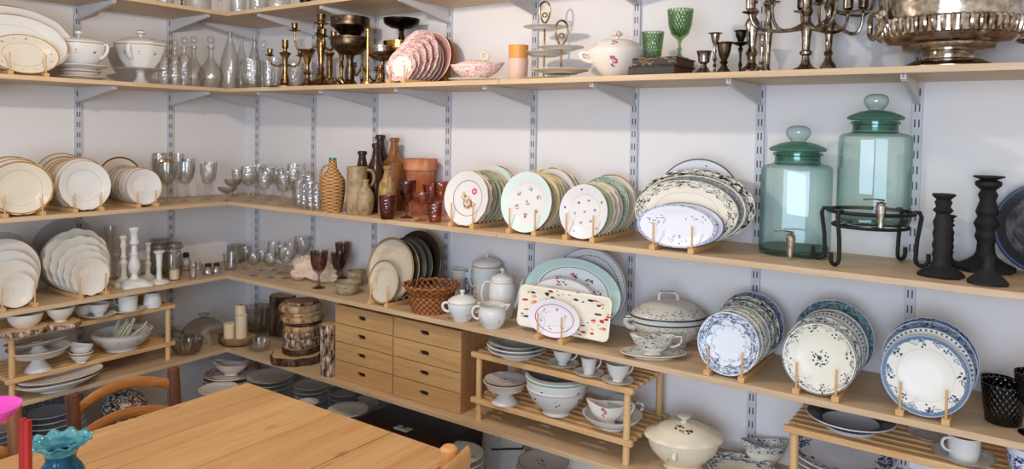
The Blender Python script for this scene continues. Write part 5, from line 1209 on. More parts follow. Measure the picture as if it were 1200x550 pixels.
stick('low matt black candlestick with round domed foot, at the shelf edge', 1157, 336, 300, 42, [(0, 0), (1, 0), (1, .1), (.7, .3), (.35, .48), (.25, .7), (.3, .9), (.3, 1), (.2, 1), (0, .8)], M_BLACKCAST, Z3, gBl, 36)
# dark round dish standing at the right edge
A = onz(1228, 330, Z3); ex, ez = Vector((1, 0, 0)), Vector((0, -1, 0)); t = radians(12)
Y = Vector((0, 0, 1))*cos(t)-ez*sin(t); N = ez*cos(t)+Vector((0, 0, 1))*sin(t); Mx = Matrix((ex, Y, N)).transposed()
K['darkdish'] = china('black_dish_grey_well', c8(24, 26, 34), [('mottle', c8(90, 84, 88), 2.2, .5, 0), ('band', .76, 1.2, c8(16, 20, 30)), ('ring', .95, .02, c8(50, 74, 110))], rough=.3)
put_plate('plate', 'large dark round dish with blue-black rim leaning at the right edge', 'plate', Vector((A.x, -.075, Z3+.002))+Y*.112, 'round', 'darkdish', .112, None, None, Mx)
# ================================================================ lower shelf, short wall
NES = [('round', 'offwhite', 'smallest white side plate'), ('round', 'offwhite', 'second smallest white plate'), ('round', 'white', 'middle-sized white plate'), ('round', 'offwhite', 'large white dinner plate'), ('round', GPLATE, 'clear glass plate')]
plate_rack('wooden rack of plain white plates at the left edge, lower shelf', 'L', 19, 361.5, Z4, [(r, r, a, b, c) for (a, b, c), r in zip(NES, (.060, .080, .095, .114, .124))], .03, .082, .050, 8, 'plain white plates on the lower shelf')
NES2 = [('scallop', 'offwhite', 'smallest scalloped white plate'), ('scallop', 'offwhite', 'second smallest scalloped white plate'), ('scallop', 'white', 'third smallest scalloped white plate'), ('scallop', 'offwhite', 'second largest scalloped white plate'), ('scallop', 'offwhite', 'largest scalloped white plate'),
        ('round', 'offwhite', 'smooth white plate'), ('round', 'greyplate', 'grey-white plate'), ('round', GPLATE, 'large clear glass plate')]
plate_rack('wooden rack of nested scalloped white plates, lower shelf', 'L', 106, 347.5, Z4, [(r, r, a, b, c, s) for (a, b, c), r, s in zip(NES2, (.069, .082, .092, .106, .118, .114, .112, .134), (0, 0, 0, 0, 0, 0, 0, 0))], .026, .082, .046, 7, 'scalloped white plates on the lower shelf')
gW = 'white candlesticks on the lower shelf'
thin = lambda prof, k: [(r*(k if .09 < z else 1), z) for r, z in prof]
FEET = lambda a, t, z: ((.34*abs(cos(2*a))**3-.26)*(t > .75), 0)
WS = [(0, .0), (1, 0), (1.02, .03), (.7, .1), (.45, .14), (.3, .18), (.36, .22), (.28, .27), (.34, .36), (.46, .44), (.40, .47), (.25, .52), (.36, .56), (.27, .6), (.24, .72), (.36, .78), (.36, .82), (.28, .84), (.28, .91), (.4, .94), (.44, .98), (.44, 1), (.25, 1), (0, .95)]
WS2 = [(0, .0), (1, 0), (1.0, .04), (.7, .09), (.5, .12), (.36, .16), (.3, .2), (.5, .26), (.62, .33), (.5, .42), (.34, .5), (.42, .54), (.32, .57), (.3, .68), (.5, .72), (.46, .76), (.36, .79), (.4, .9), (.5, .93), (.56, .97), (.5, 1), (.25, 1), (0, .95)]
WS3 = [(0, .0), (1, 0), (1.0, .04), (.85, .07), (.4, .1), (.26, .14), (.24, .5), (.30, .55), (.26, .6), (.34, .9), (.52, .94), (.56, 1), (.25, 1), (0, .93)]
WS = thin(WS, .66); WS2 = thin(WS2, .54)
stick('ornate white candlestick with scrolled foot, nearest the scalloped plates', 145, 336.5, 276, 32, WS, K['offwhite'], Z4, gW, 32, 'candlestick', FEET)
stick('tallest white baluster candlestick on a four-footed base', 157.5, 338.5, 266, 40, WS2, K['white'], Z4, gW, 32, 'candlestick', FEET)
stick('slightly shorter off-white candlestick behind the tallest one', 173.5, 330, 284.5, 26, WS, K['offwhite'], Z4, gW, 32)
stick('smooth slim white candlestick on a round disc foot', 186.5, 333.5, 294, 22, WS3, K['white'], Z4, gW, 32)
stick('clear glass candlestick behind the white ones', 129, 325, 265.5, 20, [(0, 0), (1, 0), (.9, .04), (.4, .1), (.3, .3), (.45, .4), (.3, .5), (.5, .7), (.35, .76), (.6, .9), (.66, 1), (.4, 1), (.3, .8), (0, .8)], GC, Z4, 'clear glass holders', 16)
GJAR = GC
def jar(label, px, yb, yt, w, name='glass_jar'):
    P, R, H = spec(px, yb, yt, w, Z4, .8)
    o = thing(name, label, 'jar', P, VR, 'clear preserving jars')
    part('body', lat([(0, 0), (.82, 0), (.86, .03), (.86, .66), (.76, .75), (.72, .8), (.80, .82), (.8, .84), (.7, .84), (.72, .74), (.82, .66), (.82, .06), (0, .05)], R, H, None, 32), GSM2, o)
    part('lid', lat([(0, .845), (1, .845), (1, .90), (.9, .93), (.82, 1), (.7, .98), (.3, .95), (0, .95)], R, H, None, 32), GSM2, o)
    part('wire_clip', MB().tube([(R*.82*cos(a), R*.82*sin(a), .80*H) for a in [2*pi*k/24 for k in range(24)]], .0012, 6, closed=True).tube([(R*.55, -R*.62, .80*H), (R*.6, -R*.78, .70*H), (R*.72, -R*.6, .60*H), (R*.82, -R*.3, .74*H)], .0012, 6), M_STEEL, o)
jar('clear wire-clip preserving jar with grey glass lid, at the back', 188, 322, 280, 26)
jar('clear wire-clip preserving jar with grey glass lid, in front of the other', 202, 326, 284.5, 24)
P, R, H = spec(204.5, 329, 313.5, 13, Z4, .8)
o = thing('tealight_glass', 'small white candle in a clear glass before the preserving jars', 'candle', P, VR)
part('glass', lat(CYL, R, H, None, 24), GC, o); part('candle', lat([(0, .08), (.88, .08), (.88, .8), (0, .82)], R, H, None, 24), K['wax'], o)
def stoppered(label, px, yb, yt, w, name, cat, black=True, z=Z4):
    P, R, H = spec(px, yb, yt, w, z, .8)
    o = thing(name, label, cat, P, VR)
    part('body', lat([(0, 0), (.9, 0), (1, .05), (1, .5), (.8, .68), (.5, .74), (.5, .8), (.4, .8), (.9, .5), (.9, .08), (0, .06)], R, H, None, 20), GCUT, o)
    part('cap', lat([(0, .74), (.58, .74), (.62, .8), (.58, .94), (.4, 1), (0, 1)], R, H, None, 20), M_BLACK if black else GCUT, o)
stoppered('small clear scent bottle with black cap behind the shot glass', 218, 318, 296, 12, 'scent_bottle', 'bottle')
stoppered('tiny clear cruet with glass stopper beside the scent bottle', 232, 318, 305, 11, 'glass_cruet', 'bottle', False)
glassware('shot_glass', 'small clear shot glass standing forward on the lower shelf', 'glass', 226, 327.5, 310.5, 10, Z4, TUMB, GCUT)
stoppered('round glass salt shaker with dark metal cap, left of its twin', 244, 323, 309, 12, 'salt_shaker', 'shaker')
stoppered('round glass salt shaker with dark metal cap, right of its twin', 254, 321.5, 308.5, 11, 'salt_shaker', 'shaker')
glassware('glass_tumbler', 'clear flared glass tumbler right at the shelf corner', 'glass', 270, 317, 297, 17, Z4, TUMB, GC)
glassware('glass_tumbler', 'wide straight clear glass tumbler with grey rim behind the flared one', 'glass', 276.5, 308, 287, 20, Z4, CYL, GSM2)
gw = 'clear wine glasses on the lower shelf beside the shell'
for px, yb, yt, w, lab in ((288, 316, 289, 14, 'clear wine glass at the wall, nearest the shelf corner'), (297.5, 324, 296.5, 17, 'round clear wine glass, first of the front row'), (307, 318, 293, 15, 'clear wine glass behind the first two front ones'), (316.5, 326.5, 296, 16, 'round clear wine glass with a bright knop, second of the front row'),
        (321, 318, 283, 15, 'tall clear wine glass behind the knop-stemmed one'), (329.5, 321, 286.5, 17, 'tall clear wine glass, middle of the back row'), (335.5, 327.5, 289, 19, 'tall clear wine glass before the sea shell, front row'), (341, 321, 284, 17, 'tall clear wine glass behind the sea shell tip'), (354, 317, 277.5, 19, 'largest clear wine glass, at the wall behind the sea shell')):
    glassware('wine_glass', lab, 'glass', px, yb, yt, w, Z4, WINE, GC, gw)

# ================================================================ lower shelf, long wall
# big ribbed shell
P, R, H = spec(368, 331, 305, 52, Z4, .35)
mb = MB()
def shell(u, v, o=0.):
    a = radians(-14+132*u); rib = 1+.035*sin(u*75)*v
    L = R*(1.75-.95*u**1.3)*v**.9*rib
    x = -R*.62+L*cos(a); z = .012+H*.12+L*sin(a)*.78
    y = -R*.42*sin(pi*min(1, v*.9))*(1-.3*u)+R*.25*u*v+o
    return (x, y, max(z*(1 if o == 0 else .98), .0015))
mb.grid(lambda u, v: shell(u, v), 97, 14); mb.grid(lambda u, v: shell(u, v, .008), 97, 14)
mb.lathe(smooth([(0, -.03), (.012, -.02), (.022, 0), (.020, .018), (.012, .032), (0, .04)], 2), 24, Matrix.Translation((-R*.66, -.005, .026)) @ Matrix.Rotation(-pi*.40, 4, 'Y'), lob=lambda a, t, z: (.12*sin(6*a), 0))
one('seashell', 'large ribbed pale sea shell lying behind the smoked goblets', 'shell', P, mb, K['shell'], VR, sharp=70)
gSm = 'smoked brown goblets'
glassware('smoked_goblet', 'smoked brown goblet standing foremost before the shell', 'glass', 373.5, 339, 294.5, 21, Z4, GOBLET, GSMOKE, gSm)
glassware('smoked_goblet', 'smoked brown goblet standing behind the tan bowl', 'glass', 397, 333, 296.5, 19, Z4, GOBLET, GSMOKE, gSm)
glassware('smoked_goblet', 'tall smoked brown flute at the back, highest of the smoked glasses', 'glass', 401, 327, 284.5, 17, Z4, FLUTE, GSMOKE, gSm)
def bowl(name, label, px, yb, yt, w, key, z=Z4, prof=[(0, 0), (.5, 0), (.58, .03), (.72, .15), (.86, .4), (.95, .7), (1, 1)], t=.06, oval=1., P=None, rb=.55, cat='bowl', group=None, lob=None, rz=None):
    Q, R, H = spec(px, yb, yt, w, z, rb)
    return one(name, label, cat, P or Q, MB().lathe(hollow(smooth(S(prof, R, H), 2), t*R), 44, sy=oval, lob=lob), K[key] if isinstance(key, str) else key, VR if rz is None else rz, group, sharp=60)
bowl('bowl', 'tan stoneware bowl in front of the cream-topped cup', 407, 346.5, 330, 32, 'tan_s')
bowl('beaker', 'tan stoneware beaker with pale rim standing at the back', 417.5, 336, 317, 21, 'tan_s', prof=[(0, 0), (.7, 0), (.8, .05), (.95, .4), (1, 1)], cat='beaker')
plate_rack('wooden rack of speckled stoneware plates on the lower shelf', 'R', 449, 354.5, Z4, [(.076, .080, 'coupe', 'stone', 'small speckled cream stoneware plate'), (.117, .117, 'coupe', 'stone', 'large speckled cream stoneware plate'), (.112, .112, 'coupe', 'stonedark', 'olive brown stoneware plate'),
    (.113, .113, 'coupe', 'stonegrey', 'grey-green stoneware plate'), (.112, .112, 'coupe', 'stonegrey', 'second grey-green stoneware plate'), (.122, .122, 'coupe', 'stonebrown', 'dark brown stoneware plate')], .036, .078, .042, 10, 'stoneware plates on the lower shelf')
# baskets
P, R, H = spec(505, 370, 343, 56, Z4, .8)
wv = lambda a, t, z: (.022*sin(26*a)*sin(z*420)*(t > .3), 0)
one('wicker_basket', 'round red-brown wicker basket, the lower of two stacked', 'basket', P, MB().lathe(hollow([(r*R, z*H) for r, z in smooth([(0, 0), (.74, 0), (.8, .05), (.9, .5), (.97, .92), (1.0, 1)], 4)], .006), 104, lob=wv), BASK, VR, 'stacked wicker baskets')
P2 = P+Vector((0, 0, H*.52)); hb2 = .062
o = thing('wicker_basket', 'flaring red-brown wicker basket with openwork rim, stacked in the lower one', 'basket', P2, VR, 'stacked wicker baskets')
R2 = R*1.16
part('body', MB().lathe(hollow([(r*R2, z*hb2) for r, z in smooth([(0, 0), (.64, 0), (.7, .08), (.78, .4), (.84, .62)], 4)], .005), 104, lob=wv), BASK, o)
mb = MB(); nR = 26
for k in range(nR):
    for s in (-1, 1):
        a0 = 2*pi*k/nR; a1 = a0+s*2*pi/nR
        mb.tube([(R2*(.84+.16*t)*cos(a0+(a1-a0)*t), R2*(.84+.16*t)*sin(a0+(a1-a0)*t), hb2*(.60+.38*t)) for t in (0, .33, .66, 1)], .0025, 6)
part('openwork_band', mb, BASK, o)
part('rim', MB().tube([(R2*1.0*cos(a), R2*1.0*sin(a), hb2*.98+.002*sin(13*a)) for a in [2*pi*k/60 for k in range(60)]], .0045, 8, closed=True), BASK, o)

# tea and coffee set
TEAP = [(0, 0), (.5, 0), (.55, .03), (.72, .1), (.95, .32), (1, .52), (.9, .76), (.66, .95), (.62, 1.0)]
P, R, H = spec(538, 342, 316, 21, Z4, .6)
o = thing('gilt_cup', 'white handleless cup with gilt inside and tiny sprigs, by the baskets', 'cup', P, VR)
part('body', MB().lathe(hollow(smooth(S([(0, 0), (.55, 0), (.6, .04), (.8, .5), (.86, .8), (1, 1)], R, H), 2), .003), 32), K['tinysprig_s'], o)
part('gilt_lining', MB().lathe(S([(.93, .98), (.80, .8), (.72, .5), (0, .3)], R, H), 32), MB_BRIGHT, o, 'gilt inside of the cup')
bowl('beaker', 'slim white beaker with dark blue flower print', 552, 344, 318, 17, 'bluebird_s', prof=[(0, 0), (.7, 0), (.75, .03), (.85, .4), (.9, .8), (1, 1)], cat='beaker')
P, R, H = spec(569.5, 348, 309, 34, Z4, .75)
pot('covered_jar', 'tall white covered jar with mint band and pointed finial behind the coffee pot', 'covered jar', P, R, H, [(0, 0), (.72, 0), (.75, .03), (.9, .2), (.95, .7), (1, .95), (1, 1)], 'sprigmint_s', 1,
    [(1.04, 1.0), (1.04, 1.02), (.8, 1.08), (.5, 1.13), (0, 1.15)], 'white_s', [(.08, 1.13), (.06, 1.16), (.12, 1.2), (.05, 1.27), (0, 1.29)], [(0, .96, .9, .9, .45, .35, .07, .08), (pi, .96, .9, .9, .45, .35, .07, .08)])
P, R, H = spec(588, 375, 327, 32, Z4, .7)
pot('coffee_pot', 'tall white coffee pot with scattered sprigs, ear handle and long spout', 'coffee pot', P, R, H, [(0, 0), (.7, 0), (.74, .03), (.86, .2), (1, .55), (.98, .8), (.86, .96), (.8, 1)], 'tinysprig_s', 1,
    [(.84, 1), (.84, 1.03), (.6, 1.09), (.25, 1.15), (0, 1.16)], 'white_s', [(.1, 1.14), (.08, 1.18), (.2, 1.22), (.16, 1.27), (0, 1.3)], [(pi, .9, .9, .96, .25, .75, .085, .18)],
    ([(.85, 0, .28), (1.15, 0, .42), (1.32, 0, .7), (1.42, 0, .92), (1.56, 0, 1.0)], [.24, .19, .13, .10, .085]))
P, R, H = spec(541.5, 378.5, 353, 42, Z4, .5)
pot('sugar_bowl', 'white lidded sugar bowl with mint band, two handles and a pink flower', 'sugar bowl', P, R*.82, H, [(0, 0), (.55, 0), (.58, .04), (.74, .2), (.95, .6), (1, .85), (.98, 1)], 'sprigmint_s', 1,
    [(1.0, 1), (.98, 1.05), (.7, 1.2), (.25, 1.32), (0, 1.33)], 'white_s', [(.14, 1.3), (.1, 1.38), (.18, 1.5), (.16, 1.58), (0, 1.6)], [(0, .96, .9, .9, .45, .55, .1, .1), (pi, .96, .9, .9, .45, .55, .1, .1)])
P, R, H = spec(577, 386, 357, 34, Z4, .55)
pot('cream_jug', 'white cream jug with flower posy and pulled lip, beside the sugar bowl', 'jug', P, R, H, [(0, 0), (.6, 0), (.62, .04), (.78, .15), (1, .5), (.95, .75), (.9, .9), (.98, 1)], 'sprig_s', 1, None, None, None, [(pi, .88, .9, .95, .35, .65, .085, .12)],
    ([(.7, 0, .82), (.95, 0, .93), (1.22, 0, 1.02)], [.34, .22, .06]))

# platters in a rack
plate_rack('wooden rack of large platters led by a small magenta-lined oval dish', 'R', 648, 398.5, Z4, [(.093, .057, 'round', 'ovalpink', 'small oval dish with magenta line'), (.166, .166, 'rect', 'tray', 'oblong tray painted with bright flowers', .012), (.134, .084, 'round', 'ovalfloral', 'white oval dish with red sprigs', -.012),
    (.176, .113, 'round', 'mintplatter', 'large oval platter with mint rim', .0), (.136, .132, 'round', 'ribbed', 'big round grey-white beaded platter', .04)], .034, .082, .043, 10, 'large platters on the lower shelf')
# dotted tureen, sauce boat on stand
P, R, H = spec(782, 403, 371, 86, Z4, .45)
pot('soup_tureen', 'grey-ivory oval soup tureen dotted with dark sprigs, with loop-handled lid', 'tureen', P, R, H, [(0, 0), (.5, 0), (.52, .06), (.5, .12), (.75, .35), (.95, .7), (1, .92), (1, 1)], 'ink_s', .74,
    [(1.04, 1.0), (1.04, 1.05), (.95, 1.18), (.7, 1.42), (.4, 1.55), (0, 1.58)], 'inklid', ('tube', .05, [(-.26, 0, 1.54), (-.25, 0, 1.78), (-.16, 0, 1.86), (.10, 0, 1.84), (.24, 0, 1.74), (.25, 0, 1.54)]), [(pi, .96, .92, .9, .6, .3, .08, .1), (0, .96, .92, .9, .6, .3, .08, .1)])
P, R, H = spec(765.5, 424, 414, 78, Z4, .45)
put_plate('platter', 'ivory oval stand under the sauce boat, before the dotted tureen', 'platter', P, 'round', 'bluelace2', R, R*.55, R*.9, rz=VR)
boat('sauce_boat', 'ivory sauce boat with dark blue sprigged edge standing on an oval dish', P+Vector((-.002, 0, R*.07)), R*.66, .058, 'inkboat_s', VR, True, wide=.5)
# blue plates
plate_rack('wooden rack led by a plate with blue transfer flowers', 'R', 852, 441.5, Z4, seq([('round', 'bluelace', 'white plate with blue transfer flowers'), ('round', 'bluelace2', 'ivory plate with blue sprigs'), ('round', 'inklace', 'ivory plate with ink-coloured sprigs'), ('round', 'bluelace2', 'ivory blue-sprigged plate'), ('round', 'inkgreen', 'ivory plate with teal garland'), ('round', 'blackgarland', 'plate with heavy dark garland'), ('round', 'bluedark', 'plate with dense blue rim')],
    (.083, .083, .084, .083, .087, .090, .094)), .033, .078, .046, 8, 'blue transfer plates on the lower shelf')
plate_rack('wooden rack led by a plate with an inky rosette in its middle', 'R', 958, 462.5, Z4, seq([('round', 'inklace', 'ivory plate with an inky rosette in the middle'), ('round', 'inkgreen', 'ivory plate with teal garland rim'), ('round', 'cream', 'cream plate'), ('round', 'beaded', 'ivory plate with beaded rim'), ('round', 'bluelace2', 'ivory plate with blue sprigs'), ('round', 'tealwave', 'plate with broad teal wave rim')],
    (.088, .093, .091, .092, .092, .101)), .033, .078, .046, 8, 'rosette plates on the lower shelf')
plate_rack('wooden rack led by a plate with blue scrolled rim', 'R', 1082, 490.5, Z4, seq([('round', 'bluescroll', 'ivory plate with blue scrolled rim'), ('round', 'beaded', 'ivory plate with blue beaded rim'), ('round', 'bluedark', 'plate with dense blue flower rim'), ('round', 'bluedark', 'dark-edged blue-rimmed plate')],
    (.092, .097, .101, .102)), .034, .078, .046, 8, 'blue scroll plates on the lower shelf')
gK = 'black pressed glass tumblers'
glassware('black_tumbler', 'black diamond-pressed tumbler standing in front', 'glass', 1175, 501, 449, 48, Z4, TUMB, GBLACK, gK, rb=.76)
glassware('black_tumbler', 'black pressed tumbler half hidden behind the front one', 'glass', 1169, 466, 443, 36, Z4, TUMB, GBLACK, gK, rb=.76)
glassware('black_goblet', 'tall black pressed goblet on a disc foot at the right edge', 'glass', 1212, 515, 437, 46, Z4, GOBLET, GBLACK, gK, rb=.7)
# ================================================================ slatted rack on the short wall
ZT, ZM = Z5+.2285, Z5+.0755
ROUND = [(0, 0), (.55, 0), (.62, .03), (.82, .3), (.95, .7), (1, 1)]
FOOTED = [(0, 0), (.42, 0), (.44, .05), (.42, .12), (.62, .3), (.86, .62), (1, 1)]
def slice_(label, P, R, H, barkm=None, group='sawn log slices', rz=None, seed=0.):
    o = thing('log_slice', label, 'log slice', P, VR if rz is None else rz, group)
    w = lambda a, t, z: (.05*sin(3*a+seed)+.03*sin(7*a+2*seed)+.02*sin(13*a), 0)
    part('bark', MB().lathe([(0, 0), (.96*R, 0), (R, .004), (R*1.01, H*.5), (R, H-.003), (R*.97, H-.001), (0, H-.001)], 48, lob=w), barkm or M_BARKD, o)
    part('cut_face', MB().lathe([(0, H-.0012), (.94*R, H-.0012), (.94*R, H), (0, H)], 48, lob=w), M_CUT, o)
    return o
P, R, H = spec(26, 394, 383, 54, ZT, .7)
slice_('knobbly log slice under the nearer white bowl on the slatted rack', P, R, .020, M_BIRCH, seed=1.)
bowl('bowl', 'white bowl on the log slice at the left end of the slatted rack', 31, 0, 0, 32, 'offwhite', P=P+Vector((0, 0, .0205)), z=ZT) if 0 else None
def setbowl(name, label, P, R, H, key, prof=ROUND, t=.06, oval=1., cat='bowl', group=None, rz=None, lob=None):
    return one(name, label, cat, P, MB().lathe(hollow(smooth(S(prof, R, H), 2), t*R), 44, sy=oval, lob=lob), K[key] if isinstance(key, str) else key, VR if rz is None else rz, group, sharp=60)
setbowl('bowl', 'white bowl standing on the log slice at the left end of the slatted rack', P+Vector((0, .01, .0205)), .056, .046, 'offwhite')
P, R, H = spec(71, 386, 375, 42, ZT, .7)
slice_('pale-barked log slice under the second white bowl on the slatted rack', P, R, .018, M_BIRCH, seed=2.)
setbowl('bowl', 'white footed bowl standing on the pale-barked log slice', P+Vector((0, .0, .0185)), .047, .052, 'offwhite', FOOTED)
P, R, H = spec(97, 373, 358, 24, ZT, .6)
setbowl('bowl', 'shadowed white bowl behind the first cup and saucer on the slatted rack', P, R, .05, 'offwhite', FOOTED)
def cup(label, P, R, H, key, prof=ROUND, hang=pi, name='cup', group=None, handle=True, th=.09):
    o = thing(name, label, 'cup', P, VR, group)
    part('body', MB().lathe(hollow(smooth(S(prof, R, H), 2), .0028), 36), K[key], o, sharp=60)
    if handle:
        n = Vector((cos(hang), sin(hang), 0))
        part('handle', MB().tube(bez(n*R*.93+Vector((0, 0, H*.85)), n*R*1.75+Vector((0, 0, H*1.0)), n*R*1.6+Vector((0, 0, H*.25)), n*R*.75+Vector((0, 0, H*.3)), 12), R*th, 8), K[key], o)
    return o
def cup_set(lab_c, lab_s, px, yb, ws, cupw, cuph, z, key_c, key_s, prof=ROUND, hang=pi, group=None):
    P, R, H = spec(px, yb, yb-8, ws, z, .6)
    put_plate('saucer', lab_s, 'saucer', P, 'coupe', key_s, R, group=group and group+' saucers')
    k = R/(ws/2)
    return cup(lab_c, P+Vector((0, 0, R*.048+.001)), cupw/2*k, cuph*k, key_c, prof, hang, group=group)
cup_set('white teacup with round handle, first of the two upright cups on the left slatted rack', 'white saucer under the first upright teacup on the left slatted rack', 116, 374, 37, 23, 15, ZT, 'white_s', 'offwhite', FOOTED, pi)
cup_set('straight white coffee cup, second of the two upright cups on the left slatted rack', 'white saucer under the straight coffee cup on the left slatted rack', 150, 368, 37, 22, 19, ZT, 'white_s', 'offwhite', [(0, 0), (.8, 0), (.86, .03), (.92, .4), (1, 1)], pi)
P, R, H = spec(129, 365, 351, 20, ZT, .6)
setbowl('bowl', 'grey-white bowl in shadow behind the two cups', P, R, .045, 'greyplate', FOOTED)
P, R, H = spec(178.5, 362, 343, 20, ZT, .95)
one('beaker', 'white beaker turned upside down at the right end of the left slatted rack', 'beaker', P, MB().lathe(S([(0, 0), (.9, 0), (1, .02), (1, .3), (.9, .75), (.78, .95), (.7, 1), (0, 1)], R, H), 32), K['white'], VR)
# middle tier
P, R, H = spec(45, 438, 404, 66, ZM, .45)
cakestand('white footed cake stand, the lower of two stacked on the left slatted rack', P, R, .082, 'offwhite', dish=.25, fr=.42)
q = P+Vector((0, 0, .064))
o = cakestand('white footed cake stand tilting, stacked in the lower one', q, R*1.0, .046, 'offwhite', dish=.2, fr=.34); o.rotation_euler = (radians(-2), radians(-7), VR)
P, R, H = spec(95, 427, 412, 27, ZM, .5)
setbowl('sauce_boat', 'white gold-line boat-shaped bowl, the lower of two nested', P, R, .042, 'goldband_s', FOOTED, oval=.75, cat='sauce boat')
boat('sauce_boat', 'white sauce boat nested in the gold-line one on the left slatted rack', P+Vector((0, 0, .018)), R*1.05, .052, 'white_s', VR, False, wide=.62)
P, R, H = spec(143, 413.5, 388, 66, ZM, .5)
setbowl('salad_bowl', 'large white bowl with gold spots holding ivory cutlery handles', P, R, .075, 'goldspot_s', [(0, 0), (.5, 0), (.52, .05), (.5, .1), (.72, .35), (.93, .7), (1, 1)])
for k, (dx, dy, dz, tx, ty) in enumerate(((-.035, .0, .035, .05, .11), (-.02, -.015, .036, .045, .10), (0, -.03, .038, .04, .09), (.015, -.01, .035, .03, .115), (.03, -.03, .04, .05, .06), (-.045, .02, .035, .02, .12), (.04, .01, .036, .045, .09))):
    a = off(P, dx, dy, dz); b = off(P, dx+tx, dy+.02, dz+ty*.75)
    one('serving_knife', f'ivory-handled knife standing in the gold-spotted white bowl, {NTH[k]} counted along the fan', 'cutlery', a, MB().tube([(0, 0, 0), (b-a)*.35, b-a], [.006, .008, .006], 8, flat=.6), K['bone'], 0, 'ivory-handled knives in the white bowl')
# nested oval dishes on the board below
P, R, H = spec(69, 463, 440, 88, Z5, .5)
setbowl('serving_dish', 'large white oval serving dish, lowest of the nested dishes under the left slatted rack', P, R, .042, 'white_s', FOOTED, oval=.62, rz=pi/2, cat='serving dish')
put_plate('serving_dish', 'white oval dish with gold edge nested in the large one', 'serving dish', P+Vector((0, 0, .02)), 'round', 'golddot', R*1.02, R*.66, R*.8, rz=pi/2)
put_plate('serving_dish', 'cream oval dish topmost of the nested dishes', 'serving dish', P+Vector((0, .01, .034)), 'round', 'offwhite', R*1.03, R*.66, R*.8, rz=pi/2)

# ================================================================ second lowest shelf at the corner
def dome(label, px, yb, yt, w, mat=GSM2, z=Z5, name='glass_cloche', knob=True):
    P, R, H = spec(px, yb, yt, w, z, .9)
    o = thing(name, label, 'glass dome', P, VR, 'clear glass domes')
    hd = H*(.86 if knob else 1)
    part('dome', MB().lathe([(R*1.04, 0), (R*1.0, .006)]+[(R*cos(t), hd*.12+hd*.88*sin(t)) for t in [pi/2*i/12 for i in range(12)]]+[(0, hd)], 40), mat, o)
    if knob: part('knob', MB().lathe([(0, hd-.002), (R*.12, hd-.002), (R*.13, hd+H*.06), (R*.24, hd+H*.10), (R*.24, H), (0, H)], 24), mat, o)
dome('large clear glass cloche with flat knob at the corner wall', 239, 406, 367.5, 52)
dome('smaller clear glass cloche half hidden behind the pine rack post', 204, 404, 384, 30)
RIDGE = lambda a, t, z: (.035*sin(16*a)*(t > .5), 0)
def ridged(label, px, yb, yt, w, z=Z5, mat=None, name='glass_bowl', prof=ROUND):
    P, R, H = spec(px, yb, yt, w, z, .6)
    return one(name, label, 'glass bowl', P, MB().lathe(hollow(smooth(S(prof, R, H), 2), R*.06), 64, lob=RIDGE), mat or GCUT, VR, 'ribbed clear glass bowls')
ridged('ribbed clear glass bowl in front of the large cloche', 219, 418, 396, 36, mat=GSM2)
ridged('small thick clear glass bowl at the shelf edge beside the log slices', 303.5, 413, 399, 26)
ridged('deep ribbed glass bowl at the wall behind the candles', 303, 389, 359, 32, mat=GSM2)
P, R, H = spec(280, 407, 390, 44, Z5, .85)
cd_ = one('candle_dish', 'round crackled glass dish filled with pale grit, holding three candles', 'dish', P, MB().lathe(hollow(S([(0, 0), (.88, 0), (.95, .06), (1, .3), (1, 1)], R, .038), .004), 64, lob=RIDGE), GSM2, VR)
M_GRIT = plain('pale_grit', c8(206, 174, 120), .9, sc=300, var=.5, bump=.6)
props(one('grit', 'pale grit filling the candle dish', 'grit', P+Vector((0, 0, .0045)), MB().lathe(S([(0, 0), (.82, 0), (.92, .5), (.93, .9), (.5, 1), (0, .95)], R, .022), 40), M_GRIT, VR), kind='stuff')
k = R/22
for (dx, dy, w, y1, lab) in ((-10, -.015, 12, 379, 'short cream pillar candle in the grit dish'), (0, .022, 13, 357, 'tallest cream pillar candle in the grit dish'), (4, -.012, 13, 369, 'middle-height cream pillar candle in the grit dish')):
    q = off(P, dx*k, dy, .025)
    h = height(q, y1)
    o = thing('wax_candle', lab, 'candle', q, VR, 'cream pillar candles')
    rr = w/2*k*1.02
    part('wax', MB().lathe([(0, 0), (rr, 0), (rr, h-.002), (rr*.9, h), (rr*.75, h-.003), (0, h-.004)], 28), K['wax'], o)
    part('wick', MB().tube([(0, 0, h-.004), (.0008, 0, h+.004)], .0009, 6), M_BLACK, o, 'dark wick')
# log slices
P, R, H = spec(348, 429.5, 415, 56, Z5, .9)
z0 = 0.
st = [(1.0, .030, M_BARKD, 0, 0), (.74, .026, M_BARKD, .012, .012), (.70, .034, M_BIRCH, .014, .014), (.70, .024, M_BIRCH, .008, .016), (.68, .024, M_TANB, .010, .016), (.70, .014, M_BARKD, .020, .02), (.82, .022, M_TANB, .014, .02), (.74, .016, M_TANB, .014, .02), (.80, .026, M_TANB, .006, .018), (.62, .010, M_BIRCH, .012, .02)]
names = ['broad dark log slice at the bottom of the stack beside the drawers', 'second log slice from the bottom of the stack', 'third log slice from the bottom of the stack', 'fourth log slice from the bottom of the stack', 'middle log slice of the stack', 'dark-barked log slice, fifth from the top of the stack', 'broad peeled log slice, fourth from the top of the stack', 'log slice, third from the top of the stack', 'broad log slice, second from the top of the stack', 'thin log slice lying on top of the stack']
for (f, h, mt_, dx, dy), lab in zip(st, names):
    slice_(lab, off(P, dx, dy, z0), R*f*1.04, h*1.06, mt_, 'log slices stacked by the drawers', seed=f*9); z0 += h*1.06+.0006
P, R, H = spec(327, 388, 345, 24, Z5, .9)
slice_('upright bark-covered log standing at the wall behind the stacked slices', off(P, .012, .03), R*1.3, .185, M_BARKD, None, seed=3)
P, R, H = spec(386, 442, 380, 20, Z5, .9)
slice_('upright birch log with peeling pale bark against the drawer unit', P, R, H, M_BIRCH, None, seed=5)

